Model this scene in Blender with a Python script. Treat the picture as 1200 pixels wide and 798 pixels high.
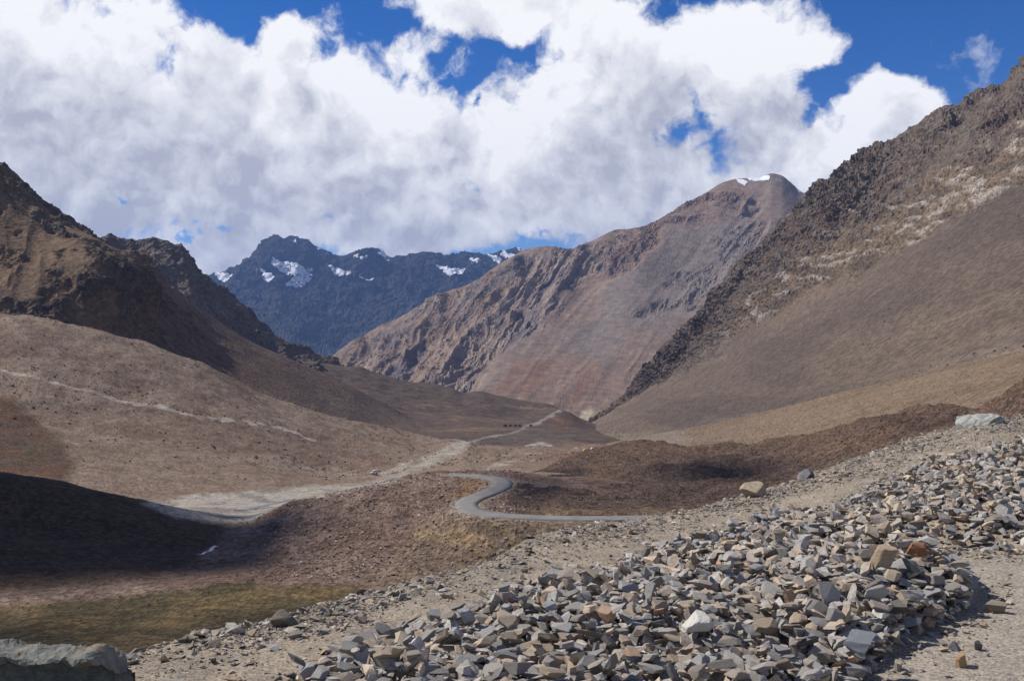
import bpy, bmesh, math, random
import numpy as np
from mathutils import Vector, Matrix

# ------------------------------------------------------------------ scene, camera, sky, sun, exposure
for o in list(bpy.data.objects):
    bpy.data.objects.remove(o)
scene = bpy.context.scene
COL = scene.collection
rad = math.radians
F = 1152.0            # focal length in pixels of a 1200 px wide frame
EYE = 2.2             # eye height above the gravel
CU, CV = 600.0, 399.0

cam_data = bpy.data.cameras.new('camera')
cam = bpy.data.objects.new('camera', cam_data)
COL.objects.link(cam)
cam.location = (0, 0, EYE)
cam.rotation_euler = (rad(90), 0, 0)
cam_data.sensor_width = 36
cam_data.lens = 36 * F / 1200
cam_data.clip_start = 0.1
cam_data.clip_end = 60000
scene.camera = cam

SUN_EL, SUN_AZ = rad(47), rad(74)      # azimuth: degrees to the left of straight ahead
SUN_DIR = np.array([-math.cos(SUN_EL) * math.sin(SUN_AZ), math.cos(SUN_EL) * math.cos(SUN_AZ), math.sin(SUN_EL)])

world = bpy.data.worlds.new('World')
scene.world = world
world.use_nodes = True


def build_world():
    nt = world.node_tree
    N, L = nt.nodes, nt.links
    N.clear()

    def node(t, **kw):
        n = N.new(t)
        for k, v in kw.items():
            setattr(n, k, v)
        return n

    def val(sock, v):
        if isinstance(v, bpy.types.NodeSocket):
            L.new(v, sock)
        else:
            sock.default_value = v

    def m(op, a, b=None, c=None, clamp=False):
        n = node('ShaderNodeMath', operation=op, use_clamp=clamp)
        val(n.inputs[0], a)
        if b is not None:
            val(n.inputs[1], b)
        if c is not None:
            val(n.inputs[2], c)
        return n.outputs[0]

    def vm(op, a, b=None, c=None):
        n = node('ShaderNodeVectorMath', operation=op)
        val(n.inputs[0], a)
        if b is not None:
            val(n.inputs[1], b)
        if c is not None:
            val(n.inputs[2], c)
        return n.outputs[1] if op in ('LENGTH', 'DOT_PRODUCT', 'DISTANCE') else n.outputs[0]

    def noise(vec, scale, detail, rough, lac=2.0, color=False):
        n = node('ShaderNodeTexNoise')
        n.noise_dimensions = '3D'
        val(n.inputs['Vector'], vec)
        n.inputs['Scale'].default_value = scale
        n.inputs['Detail'].default_value = detail
        n.inputs['Roughness'].default_value = rough
        n.inputs['Lacunarity'].default_value = lac
        return n.outputs['Color'] if color else n.outputs[0]

    def ss(x, a, b):
        n = node('ShaderNodeMapRange', interpolation_type='SMOOTHSTEP')
        val(n.inputs[0], x)
        n.inputs[1].default_value = a
        n.inputs[2].default_value = b
        return n.outputs[0]

    tc = node('ShaderNodeTexCoord')
    D = vm('NORMALIZE', tc.outputs['Generated'])

    # cumulus masses: bearing / height of each billow and its angular size
    blobs = [(40, 60, 215, 130), (70, 200, 290, 110), (400, 118, 140, 88), (300, 200, 230, 100), (500, 150, 52, 70),
             (250, 80, 60, 60), (150, 240, 120, 60), (420, 240, 200, 55), (330, 60, 55, 32),
             (600, 0, 150, 42), (690, 30, 80, 55), (590, 190, 60, 90),
             (680, 150, 125, 90), (760, 90, 95, 80), (860, 62, 105, 62), (925, 60, 60, 26), (760, 215, 190, 52),
             (905, 150, 62, 80), (700, 225, 120, 50), (1040, 132, 74, 46), (970, 180, 90, 60), (1010, 210, 160, 70), (560, 250, 150, 35), (300, 282, 110, 34), (480, 280, 130, 28), (230, 265, 60, 40), (720, 270, 70, 30), (545, 180, 48, 58), (390, 270, 60, 28), (160, 120, 60, 60), (680, 72, 60, 38)]
    holes = [(842, 166, 30, 22), (818, 132, 18, 18), (650, 287, 64, 9), (146, 217, 18, 8), (250, 277, 28, 9), (545, 112, 10, 18)]

    def cdir(u, v):
        d = Vector(((u - CU) / F, 1.0, (CV - v) / F))
        k = 1.0 / d.length
        return d * k, k

    def field(vec, lst):
        acc = None
        for (u, v, ru, rv) in lst:
            c, k = cdir(u, v)
            sx, sz = F / (ru * k), F / (rv * k)
            sy = 0.5 * (sx + sz)
            q = vm('MULTIPLY_ADD', vec, (sx, sy, sz), (-c.x * sx, -c.y * sy, -c.z * sz))
            d = vm('LENGTH', q)
            acc = d if acc is None else m('SMOOTH_MIN', acc, d, 0.22)
        return acc

    # the same broken cumulus goes on round the rest of the sky
    gen = ss(noise(D, 1.9, 2, 0.5), 0.44, 0.66)
    ahead = ss(vm('DOT_PRODUCT', D, (0.0, 1.0, 0.0)), 0.80, 0.86)
    genc = m('SUBTRACT', m('MULTIPLY', gen, m('SUBTRACT', 1.0, ahead)), 0.62)     # -0.62 .. 0.38

    warp = vm('MULTIPLY_ADD', noise(D, 7.0, 3, 0.55, color=True), (0.05, 0.05, 0.05), (-0.025, -0.025, -0.025))
    warp2 = vm('MULTIPLY_ADD', noise(D, 26.0, 4, 0.6, color=True), (0.022, 0.022, 0.022), (-0.011, -0.011, -0.011))
    P = vm('ADD', vm('ADD', D, warp), warp2)

    def cover(vec):
        c = m('SUBTRACT', 1.0, field(vec, blobs))
        return m('MAXIMUM', c, genc)

    base = cover(P)
    warp3 = vm('MULTIPLY_ADD', noise(D, 22.0, 4, 0.58, color=True), (0.11, 0.11, 0.11), (-0.055, -0.055, -0.055))
    hole = m('SUBTRACT', 1.0, field(vm('ADD', D, warp3), holes))
    fine = m('SUBTRACT', noise(P, 13.0, 9, 0.60), 0.5)
    big = m('SUBTRACT', noise(D, 6.0, 3, 0.5), 0.5)
    dens = m('ADD', m('MINIMUM', base, 0.6), m('MULTIPLY', fine, 2.0))
    alpha = ss(dens, -0.05, 0.26)
    alpha = m('MULTIPLY', alpha, m('SUBTRACT', 1.0, ss(m('ADD', hole, m('MULTIPLY', fine, 2.5)), -0.25, 0.95)))
    # wisps high on the right
    wc, wk = cdir(1140, 60)
    wq = vm('LENGTH', vm('MULTIPLY_ADD', P, (34, 34, 26), (-wc.x * 34, -wc.y * 34, -wc.z * 26)))
    wisp = m('MULTIPLY', ss(m('SUBTRACT', noise(P, 30.0, 6, 0.6), m('MULTIPLY', wq, 0.16)), 0.44, 0.66), 0.35)
    alpha = m('MAXIMUM', alpha, wisp, clamp=True)

    # light falls in from above left: march a few steps that way and add up the cloud in between
    acc = None
    for (st, w) in ((0.018, 0.55), (0.045, 0.8), (0.085, 1.0), (0.14, 0.9)):
        q = vm('ADD', P, (-0.45 * st, 0.0, st))
        c = m('ADD', m('MINIMUM', m('SUBTRACT', 1.0, field(q, blobs)), 0.6),
              m('MULTIPLY', m('SUBTRACT', noise(q, 13.0, 5, 0.62), 0.5), 2.6))
        c = m('MULTIPLY', m('MAXIMUM', c, 0.0), w)
        acc = c if acc is None else m('ADD', acc, c)
    thick = m('ADD', acc, m('MULTIPLY', big, 3.6))
    lit = m('POWER', 2.718, m('MULTIPLY', m('MAXIMUM', thick, 0.0), -1.3))
    detail_lit = m('MULTIPLY', m('SUBTRACT', noise(P, 17.0, 7, 0.58), 0.5), 0.3)
    shifted = m('SUBTRACT', noise(vm('ADD', P, (-0.006, 0.0, 0.012)), 13.0, 6, 0.58), 0.5)
    relief = m('MULTIPLY', m('SUBTRACT', m('SUBTRACT', noise(P, 13.0, 6, 0.58), 0.5), shifted), 1.7)
    lit = m('ADD', m('ADD', m('MULTIPLY_ADD', lit, 0.98, 0.03), relief), detail_lit, clamp=True)
    ramp = node('ShaderNodeValToRGB')
    L.new(lit, ramp.inputs[0])
    cr = ramp.color_ramp
    cr.elements[0].position = 0.0
    cr.elements[0].color = (0.46, 0.47, 0.545, 1)
    cr.elements[1].position = 0.70
    cr.elements[1].color = (0.97, 0.97, 0.98, 1)
    e = cr.elements.new(0.3)
    e.color = (0.72, 0.73, 0.78, 1)

    sky = node('ShaderNodeTexSky', sky_type='NISHITA')
    sky.sun_disc = False
    sky.sun_elevation = SUN_EL
    sky.sun_rotation = -SUN_AZ
    sky.altitude = 4200
    sky.air_density = 1.15
    sky.dust_density = 0.8
    sky.ozone_density = 3.0
    hs = node('ShaderNodeHueSaturation')
    hs.inputs['Saturation'].default_value = 1.36
    hs.inputs['Hue'].default_value = 0.513
    L.new(sky.outputs[0], hs.inputs['Color'])
    b1 = node('ShaderNodeBackground')
    L.new(hs.outputs[0], b1.inputs[0])
    b1.inputs[1].default_value = 0.10
    b2 = node('ShaderNodeBackground')
    L.new(ramp.outputs[0], b2.inputs[0])
    b2.inputs[1].default_value = 0.98
    mix = node('ShaderNodeMixShader')
    L.new(alpha, mix.inputs[0])
    L.new(b1.outputs[0], mix.inputs[1])
    L.new(b2.outputs[0], mix.inputs[2])
    out = node('ShaderNodeOutputWorld')
    L.new(mix.outputs[0], out.inputs[0])


build_world()
world.cycles.sampling_method = 'MANUAL'
world.cycles.sample_map_resolution = 512

sun_data = bpy.data.lights.new('sun', 'SUN')
sun_data.energy = 4.8
sun_data.angle = rad(0.53)
sun_data.color = (1.0, 0.95, 0.88)
sun = bpy.data.objects.new('sun', sun_data)
COL.objects.link(sun)
sun.location = tuple(SUN_DIR * 100)
sun.rotation_euler = Vector(-SUN_DIR).to_track_quat('-Z', 'Y').to_euler()

scene.view_settings.view_transform = 'Standard'
scene.view_settings.look = 'None'
scene.view_settings.exposure = 0.12
scene.view_settings.gamma = 1.0
scene.view_settings.use_curve_mapping = False
scene.cycles.max_bounces = 4
scene.cycles.diffuse_bounces = 2
scene.cycles.glossy_bounces = 2
scene.cycles.volume_bounces = 0
scene.cycles.transparent_max_bounces = 6
scene.cycles.use_denoising = True

# ------------------------------------------------------------------ helpers: noise
rng = np.random.default_rng(11)
PERM = rng.permutation(256).astype(np.int32)
GRAD = rng.normal(size=(256, 3))
GRAD /= np.linalg.norm(GRAD, axis=1)[:, None]


def perlin(x, y, z):
    xi, yi, zi = np.floor(x), np.floor(y), np.floor(z)
    fx, fy, fz = x - xi, y - yi, z - zi
    xi, yi, zi = xi.astype(np.int64) & 255, yi.astype(np.int64) & 255, zi.astype(np.int64) & 255
    w = [t * t * t * (t * (t * 6 - 15) + 10) for t in (fx, fy, fz)]
    out = 0.0
    for i in (0, 1):
        px = PERM[(xi + i) & 255]
        wx = w[0] if i else 1 - w[0]
        for j in (0, 1):
            py = PERM[(px + yi + j) & 255]
            wy = w[1] if j else 1 - w[1]
            for k in (0, 1):
                g = GRAD[PERM[(py + zi + k) & 255]]
                wz = w[2] if k else 1 - w[2]
                out = out + wx * wy * wz * (g[..., 0] * (fx - i) + g[..., 1] * (fy - j) + g[..., 2] * (fz - k))
    return out * 1.5


def fbm(x, y, z, wl, octv=4, gain=0.5, seed=0.0):
    a, s, o = 1.0, 0.0, 0.0
    f = 1.0 / wl
    for i in range(octv):
        o = o + a * perlin(x * f + seed + 17.3 * i, y * f + 31.7 * i - seed, z * f + 5.1 * i)
        a *= gain
        f *= 2.07
    return o


def ridged(x, y, z, wl, octv=4, gain=0.5, seed=0.0):
    a, o, w = 1.0, 0.0, 1.0
    f = 1.0 / wl
    for i in range(octv):
        n = 1 - np.abs(perlin(x * f + seed + 7.3 * i, y * f + 11.7 * i, z * f + 3.1 * i - seed)) * 1.8
        n = np.clip(n, 0, 1) ** 2
        o = o + a * n * w
        w = np.clip(n * 1.6, 0, 1)
        a *= gain
        f *= 2.1
    return o


def sstep(x, a, b):
    t = np.clip((x - a) / (b - a), 0, 1)
    return t * t * (3 - 2 * t)


# ------------------------------------------------------------------ helpers: lofted landforms
def pchip_slopes(x, y):
    h = np.diff(x)
    d = np.diff(y, axis=0) / (h if y.ndim == 1 else h[:, None])
    m = np.zeros_like(y)
    a, b = d[:-1], d[1:]
    w1 = (2 * h[1:] + h[:-1])
    w2 = (h[1:] + 2 * h[:-1])
    if y.ndim > 1:
        w1, w2 = w1[:, None], w2[:, None]
    ok = (a * b) > 0
    den = np.where(ok, w1 / np.where(ok, a, 1) + w2 / np.where(ok, b, 1), 1)
    m[1:-1] = np.where(ok, (w1 + w2) / den, 0)
    m[0], m[-1] = d[0], d[-1]
    return m


def pchip(x, y, q):
    x = np.asarray(x, float)
    y = np.asarray(y, float)
    m = pchip_slopes(x, y)
    q = np.clip(q, x[0], x[-1])
    i = np.clip(np.searchsorted(x, q, side='right') - 1, 0, len(x) - 2)
    h = x[i + 1] - x[i]
    t = (q - x[i]) / h
    if y.ndim > 1:
        t, h = t[:, None], h[:, None]
    return ((1 + 2 * t) * (1 - t) ** 2 * y[i] + t * (1 - t) ** 2 * h * m[i] +
            t * t * (3 - 2 * t) * y[i + 1] + t * t * (t - 1) * h * m[i + 1])


def pt(u, v, r):
    """bearing, height and distance of a surveyed point -> world"""
    return np.array([(u - CU) / F * r, r, EYE + (CV - v) / F * r])


def vz(z, r):
    return CV + (EYE - z) / r * F


class Land:
    """A landform lofted through contour lines (foot, breaks of slope, crest, back)."""

    def __init__(self, curves, U, rows, smooth=0.6):
        U = np.asarray(U, float)
        K = len(curves)
        R = np.zeros((K, len(U)))
        Z = np.zeros((K, len(U)))
        for k, c in enumerate(curves):
            c = sorted(set(c))
            cu = [p[0] for p in c]
            v = pchip(cu, [p[1] for p in c], U)
            r = np.exp(pchip(cu, [math.log(p[2]) for p in c], U))
            R[k] = r
            Z[k] = EYE + (CV - v) / F * r
        T = np.concatenate([np.linspace(i, i + 1, n, endpoint=False) for i, n in enumerate(rows)] + [[K - 1]])
        kn = np.arange(K, dtype=float)
        Rl = np.exp(pchip(kn, np.log(R), T))
        zs = pchip(kn, Z, T)
        i = np.clip(T.astype(int), 0, K - 2)
        fr = (T - i)[:, None]
        Rk0, Rk1 = R[i], R[i + 1]
        tt = (Rl - Rk0) / np.maximum(Rk1 - Rk0, 1e-6)
        zl = Z[i] * (1 - tt) + Z[i + 1] * tt
        self.U, self.T = U, T
        self.R = Rl
        self.z = zl * (1 - smooth) + zs * smooth
        self.u = np.broadcast_to(U, Rl.shape)
        self.t = np.broadcast_to(T[:, None], Rl.shape)
        self.x = (self.u - CU) / F * Rl
        self.y = Rl.copy()

    def uv(self):
        return CU + F * self.x / self.y, CV - F * (self.z - EYE) / self.y

    def normal(self):
        P = np.stack([self.x, self.y, self.z], -1)
        a = np.gradient(P, axis=1)
        b = np.gradient(P, axis=0)
        n = np.cross(a, b)
        n /= np.maximum(np.linalg.norm(n, axis=-1), 1e-9)[..., None]
        n *= np.where(n[..., 2:3] < 0, -1, 1)
        return n

    def push(self, amt, horiz=1.0):
        n = self.normal()
        self.x = self.x + n[..., 0] * amt * horiz
        self.y = self.y + n[..., 1] * amt * horiz
        self.z = self.z + n[..., 2] * amt

    def height(self, x, y):
        """height of the sheet at points (only for landforms raised straight up)"""
        x = np.atleast_1d(np.asarray(x, float))
        y = np.atleast_1d(np.asarray(y, float))
        u = CU + F * x / y
        j = np.clip(np.searchsorted(self.U, u, side='right') - 1, 0, len(self.U) - 2)
        f = np.clip((u - self.U[j]) / (self.U[j + 1] - self.U[j]), 0, 1)
        out = np.zeros(len(x))
        for n in range(len(x)):
            a = np.interp(y[n], self.R[:, j[n]], self.z[:, j[n]])
            b = np.interp(y[n], self.R[:, j[n] + 1], self.z[:, j[n] + 1])
            out[n] = a * (1 - f[n]) + b * f[n]
        return out

    def roughen(self, k, seed=0):
        """broken rock: shift every point by a fraction k (an array) of the local spacing"""
        r = np.random.default_rng(seed)
        P = np.stack([self.x, self.y, self.z], -1)
        sp = np.linalg.norm(np.gradient(P, axis=1), axis=-1)
        n = self.normal()
        a = sp * k * r.normal(size=sp.shape)
        self.x, self.y, self.z = self.x + n[..., 0] * a, self.y + n[..., 1] * a, self.z + n[..., 2] * a

    def build(self, name, col, mat, kind='structure', smooth=True):
        M, N = self.x.shape
        P = np.stack([self.x, self.y, self.z], -1).reshape(-1, 3)
        i = np.arange(M * N).reshape(M, N)
        q = np.stack([i[:-1, :-1], i[:-1, 1:], i[1:, 1:], i[1:, :-1]], -1).reshape(-1, 4)
        return mesh_obj(name, P, q, mat, col=col.reshape(-1, 3), kind=kind, smooth=smooth)


def mesh_obj(name, P, faces, mat, col=None, kind=None, smooth=False, parent=None):
    P = np.asarray(P, np.float32)
    faces = np.asarray(faces, np.int32)
    k = faces.shape[1]
    me = bpy.data.meshes.new(name)
    me.vertices.add(len(P))
    me.vertices.foreach_set('co', P.ravel())
    me.loops.add(faces.size)
    me.loops.foreach_set('vertex_index', faces.ravel())
    me.polygons.add(len(faces))
    me.polygons.foreach_set('loop_start', np.arange(0, faces.size, k, dtype=np.int32))
    me.polygons.foreach_set('loop_total', np.full(len(faces), k, np.int32))
    me.polygons.foreach_set('use_smooth', np.full(len(faces), smooth, bool))
    me.update(calc_edges=True)
    if col is not None:
        a = me.color_attributes.new('Col', 'FLOAT_COLOR', 'POINT')
        c4 = np.ones((len(P), 4), np.float32)
        c4[:, :3] = col
        a.data.foreach_set('color', c4.ravel())
    me.materials.append(mat)
    o = bpy.data.objects.new(name, me)
    COL.objects.link(o)
    if kind:
        o['kind'] = kind
    if parent:
        o.parent = parent
    return o


def poly_mask(u, v, pts, soft):
    """soft inside mask of an outline"""
    pts = np.asarray(pts, float)
    d2 = np.full(u.shape, 1e12)
    ins = np.zeros(u.shape, bool)
    for a, b in zip(pts, np.roll(pts, -1, axis=0)):
        e = b - a
        t = np.clip(((u - a[0]) * e[0] + (v - a[1]) * e[1]) / (e @ e + 1e-9), 0, 1)
        d2 = np.minimum(d2, (u - a[0] - t * e[0]) ** 2 + (v - a[1] - t * e[1]) ** 2)
        c = ((a[1] > v) != (b[1] > v)) & (u < (b[0] - a[0]) * (v - a[1]) / (b[1] - a[1] + 1e-12) + a[0])
        ins ^= c
    d = np.sqrt(d2) * np.where(ins, 1, -1)
    return sstep(d, -soft, soft)


def line_dist(u, v, pts):
    pts = np.asarray(pts, float)
    d2 = np.full(u.shape, 1e12)
    for a, b in zip(pts[:-1], pts[1:]):
        e = b - a
        t = np.clip(((u - a[0]) * e[0] + (v - a[1]) * e[1]) / (e @ e + 1e-9), 0, 1)
        d2 = np.minimum(d2, (u - a[0] - t * e[0]) ** 2 + (v - a[1] - t * e[1]) ** 2)
    return np.sqrt(d2)


def mixc(col, c2, f):
    return col * (1 - f[..., None]) + np.asarray(c2) * f[..., None]


def flat(shape, c):
    return np.zeros(shape + (3,)) + np.asarray(c)


# ------------------------------------------------------------------ materials
def new_mat(name):
    mt = bpy.data.materials.new(name)
    mt.use_nodes = True
    nt = mt.node_tree
    return mt, nt, nt.nodes, nt.links, nt.nodes['Principled BSDF']


def add_noise(nt, vec, scale, detail=6, rough=0.6):
    n = nt.nodes.new('ShaderNodeTexNoise')
    n.inputs['Scale'].default_value = scale
    n.inputs['Detail'].default_value = detail
    n.inputs['Roughness'].default_value = rough
    nt.links.new(vec, n.inputs['Vector'])
    return n


def ground_mat(name, grain, bump_dist, bump=0.7, contrast=0.5, speckle=0.25):
    """Col attribute x grain at two scales, with relief. grain = size of the finest lumps in metres."""
    mt, nt, N, L, b = new_mat(name)
    geo = N.new('ShaderNodeNewGeometry')
    at = N.new('ShaderNodeAttribute')
    at.attribute_name = 'Col'
    n1 = add_noise(nt, geo.outputs['Position'], 1.0 / grain, 5, 0.65)
    n2 = add_noise(nt, geo.outputs['Position'], 0.12 / grain, 5, 0.6)
    v1 = N.new('ShaderNodeTexVoronoi')
    v1.inputs['Scale'].default_value = 0.8 / grain
    L.new(geo.outputs['Position'], v1.inputs['Vector'])
    sep = N.new('ShaderNodeSeparateColor')
    L.new(v1.outputs['Color'], sep.inputs[0])

    def mr(s, a, bb):
        r = N.new('ShaderNodeMapRange')
        L.new(s, r.inputs[0])
        r.inputs[1].default_value = 0.25
        r.inputs[2].default_value = 0.75
        r.inputs[3].default_value = a
        r.inputs[4].default_value = bb
        return r.outputs[0]

    def mul(a, bb):
        mm = N.new('ShaderNodeMath')
        mm.operation = 'MULTIPLY'
        L.new(a, mm.inputs[0])
        L.new(bb, mm.inputs[1])
        return mm.outputs[0]
    f = mul(mul(mr(n1.outputs[0], 1 - contrast, 1 + contrast), mr(n2.outputs[0], 1 - contrast * 0.6, 1 + contrast * 0.6)),
            mr(sep.outputs[0], 1 - speckle, 1 + speckle))
    mx = N.new('ShaderNodeVectorMath')
    mx.operation = 'SCALE'
    L.new(at.outputs['Color'], mx.inputs[0])
    L.new(f, mx.inputs['Scale'])
    L.new(mx.outputs[0], b.inputs['Base Color'])
    b.inputs['Roughness'].default_value = 0.95
    b.inputs['Specular IOR Level'].default_value = 0.12
    h = N.new('ShaderNodeMath')
    h.operation = 'ADD'
    L.new(n1.outputs[0], h.inputs[0])
    L.new(v1.outputs['Distance'], h.inputs[1])
    bp = N.new('ShaderNodeBump')
    bp.inputs['Strength'].default_value = bump
    bp.inputs['Distance'].default_value = bump_dist
    L.new(h.outputs[0], bp.inputs['Height'])
    L.new(bp.outputs[0], b.inputs['Normal'])
    return mt


def stone_mat(name, source='Col', scale=1.0):
    """weathered stone; the tint comes from the object colour or the Col attribute"""
    mt, nt, N, L, b = new_mat(name)
    if source == 'object':
        tc = N.new('ShaderNodeObjectInfo')
        tint = tc.outputs['Color']
        co = N.new('ShaderNodeTexCoord').outputs['Object']
        add = N.new('ShaderNodeVectorMath')
        add.operation = 'ADD'
        L.new(co, add.inputs[0])
        L.new(tc.outputs['Location'], add.inputs[1])
        vec = add.outputs[0]
    else:
        at = N.new('ShaderNodeAttribute')
        at.attribute_name = 'Col'
        tint = at.outputs['Color']
        vec = N.new('ShaderNodeNewGeometry').outputs['Position']
    n1 = add_noise(nt, vec, 14 * scale, 8, 0.65)
    n2 = add_noise(nt, vec, 60 * scale, 5, 0.7)
    n3 = add_noise(nt, vec, 5 * scale, 3, 0.5)
    r1 = N.new('ShaderNodeMapRange')
    L.new(n1.outputs[0], r1.inputs[0])
    r1.inputs[1].default_value, r1.inputs[2].default_value = 0.3, 0.7
    r1.inputs[3].default_value, r1.inputs[4].default_value = 0.68, 1.28
    r2 = N.new('ShaderNodeMapRange')
    L.new(n2.outputs[0], r2.inputs[0])
    r2.inputs[1].default_value, r2.inputs[2].default_value = 0.3, 0.7
    r2.inputs[3].default_value, r2.inputs[4].default_value = 0.78, 1.2
    mm = N.new('ShaderNodeMath')
    mm.operation = 'MULTIPLY'
    L.new(r1.outputs[0], mm.inputs[0])
    L.new(r2.outputs[0], mm.inputs[1])
    sc = N.new('ShaderNodeVectorMath')
    sc.operation = 'SCALE'
    L.new(tint, sc.inputs[0])
    L.new(mm.outputs[0], sc.inputs['Scale'])
    st = N.new('ShaderNodeMapRange')          # rusty stain patches
    L.new(n3.outputs[0], st.inputs[0])
    st.inputs[1].default_value, st.inputs[2].default_value = 0.56, 0.72
    st.inputs[3].default_value, st.inputs[4].default_value = 0.0, 0.45
    mx = N.new('ShaderNodeMix')
    mx.data_type = 'RGBA'
    L.new(st.outputs[0], mx.inputs[0])
    L.new(sc.outputs[0], mx.inputs[6])
    mx.inputs[7].default_value = (0.30, 0.20, 0.115, 1)
    L.new(mx.outputs[2], b.inputs['Base Color'])
    b.inputs['Roughness'].default_value = 0.85
    b.inputs['Specular IOR Level'].default_value = 0.25
    bp = N.new('ShaderNodeBump')
    bp.inputs['Strength'].default_value = 0.6
    bp.inputs['Distance'].default_value = 0.02 / scale
    L.new(n1.outputs[0], bp.inputs['Height'])
    bp2 = N.new('ShaderNodeBump')
    bp2.inputs['Strength'].default_value = 0.4
    bp2.inputs['Distance'].default_value = 0.006 / scale
    L.new(n2.outputs[0], bp2.inputs['Height'])
    L.new(bp.outputs[0], bp2.inputs['Normal'])
    L.new(bp2.outputs[0], b.inputs['Normal'])
    return mt


def plain_mat(name, c, rough=0.7, metallic=0.0, vary=0.15, scale=6.0):
    mt, nt, N, L, b = new_mat(name)
    tc = N.new('ShaderNodeTexCoord')
    n = add_noise(nt, tc.outputs['Object'], scale, 5, 0.6)
    r = N.new('ShaderNodeMapRange')
    L.new(n.outputs[0], r.inputs[0])
    r.inputs[1].default_value, r.inputs[2].default_value = 0.3, 0.7
    r.inputs[3].default_value, r.inputs[4].default_value = 1 - vary, 1 + vary
    sc = N.new('ShaderNodeVectorMath')
    sc.operation = 'SCALE'
    sc.inputs[0].default_value = c
    L.new(r.outputs[0], sc.inputs['Scale'])
    L.new(sc.outputs[0], b.inputs['Base Color'])
    b.inputs['Roughness'].default_value = rough
    b.inputs['Metallic'].default_value = metallic
    return mt


# ------------------------------------------------------------------ stones: convex, angular, slabby
def rand_rot(r, tilt):
    """random turn about the vertical, then a tilt of up to `tilt` about a level axis"""
    yaw, ax, tl = r.uniform(0, 6.283), r.uniform(0, 6.283), tilt * abs(r.normal(0, 0.6))
    return np.array(Matrix.Rotation(tl, 3, Vector((math.cos(ax), math.sin(ax), 0))) @ Matrix.Rotation(yaw, 3, 'Z'))


def poly_rock(r, nside=7, slab=True):
    """half-spaces of an angular block inside the unit box -> normals, offsets, hull vertices, hull faces"""
    n, d = [], []
    for s in (1, -1):
        n.append(np.array([r.normal(0, 0.16), r.normal(0, 0.16), s]))
        d.append(r.uniform(0.8, 1.0))
    a0 = r.uniform(0, 6.28)
    for i in range(nside):
        a = a0 + (i + r.uniform(-0.35, 0.35)) * 6.283 / nside
        n.append(np.array([math.cos(a), math.sin(a), r.normal(0, 0.35)]))
        d.append(r.uniform(0.48, 1.0))
    for i in range(5):
        q = r.normal(size=3)
        q[2] = (1 if i % 2 else -1) * (0.5 + abs(q[2]))
        n.append(q)
        d.append(None)
    n = np.array([k / np.linalg.norm(k) for k in n])
    d = np.array([x if x is not None else r.uniform(0.72, 1.0) for x in d])
    m = len(n)
    V = []
    for i in range(m):
        for j in range(i + 1, m):
            for k in range(j + 1, m):
                A = n[[i, j, k]]
                if abs(np.linalg.det(A)) < 0.03:
                    continue
                p = np.linalg.solve(A, d[[i, j, k]])
                if np.all(n @ p <= d + 1e-7):
                    V.append(p)
    V = np.array(V)
    ext = np.abs(V).max(axis=0)          # fill the unit box exactly
    V = V / ext
    n = n * ext
    ln = np.linalg.norm(n, axis=1)
    n, d = n / ln[:, None], d / ln
    bm = bmesh.new()
    for p in V:
        bm.verts.new(p)
    bmesh.ops.remove_doubles(bm, verts=bm.verts, dist=0.15)
    res = bmesh.ops.convex_hull(bm, input=bm.verts)
    bmesh.ops.delete(bm, geom=[g for g in set(res['geom_interior'] + res['geom_unused']) if isinstance(g, bmesh.types.BMVert)], context='VERTS')
    bmesh.ops.triangulate(bm, faces=bm.faces)
    bmesh.ops.recalc_face_normals(bm, faces=bm.faces)
    bm.verts.index_update()
    vs = np.array([v.co[:] for v in bm.verts])
    fs = np.array([[v.index for v in f.verts] for f in bm.faces])
    bm.free()
    return n, d, vs, fs


PR = np.random.default_rng(5)
ROCKS = [poly_rock(PR, int(PR.integers(4, 8))) for _ in range(36)]
PEBBLES = []
for _ in range(14):
    bm = bmesh.new()
    for _k in range(6 + _ % 2):
        q = PR.normal(size=3)
        q /= np.linalg.norm(q)
        bm.verts.new(q * PR.uniform(0.75, 1.0))
    res = bmesh.ops.convex_hull(bm, input=bm.verts)
    bmesh.ops.delete(bm, geom=[g for g in set(res['geom_interior'] + res['geom_unused']) if isinstance(g, bmesh.types.BMVert)], context='VERTS')
    bm.verts.index_update()
    PEBBLES.append((np.array([v.co[:] for v in bm.verts]), np.array([[v.index for v in f.verts] for f in bm.faces])))
    bm.free()


def joined_stones(name, items, mat, parent=None, protos=PEBBLES):
    """items: list of (proto, position, rotation 3x3, size 3, colour) -> one mesh"""
    Vs, Fs, Cs, off = [], [], [], 0
    for (pi, p, Rm, s, c) in items:
        v, f = protos[pi]
        w = (v * s) @ Rm.T + p
        Vs.append(w)
        Fs.append(f + off)
        Cs.append(np.broadcast_to(c, w.shape))
        off += len(w)
    return mesh_obj(name, np.concatenate(Vs), np.concatenate(Fs), mat, col=np.concatenate(Cs), kind='stuff', parent=parent)


def scatter(land, dens, n, r):
    """n random points on a landform, thicker where dens is high; returns points"""
    P = np.stack([land.x, land.y, land.z], -1)
    a = P[:-1, 1:] - P[:-1, :-1]
    b = P[1:, :-1] - P[:-1, :-1]
    area = np.linalg.norm(np.cross(a, b), axis=-1)
    w = (area * dens[:-1, :-1]).ravel()
    idx = r.choice(len(w), size=n, p=w / w.sum())
    i, j = np.unravel_index(idx, area.shape)
    s, t = r.random((n, 1)), r.random((n, 1))
    return P[i, j] + a[i, j] * s + b[i, j] * t


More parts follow.
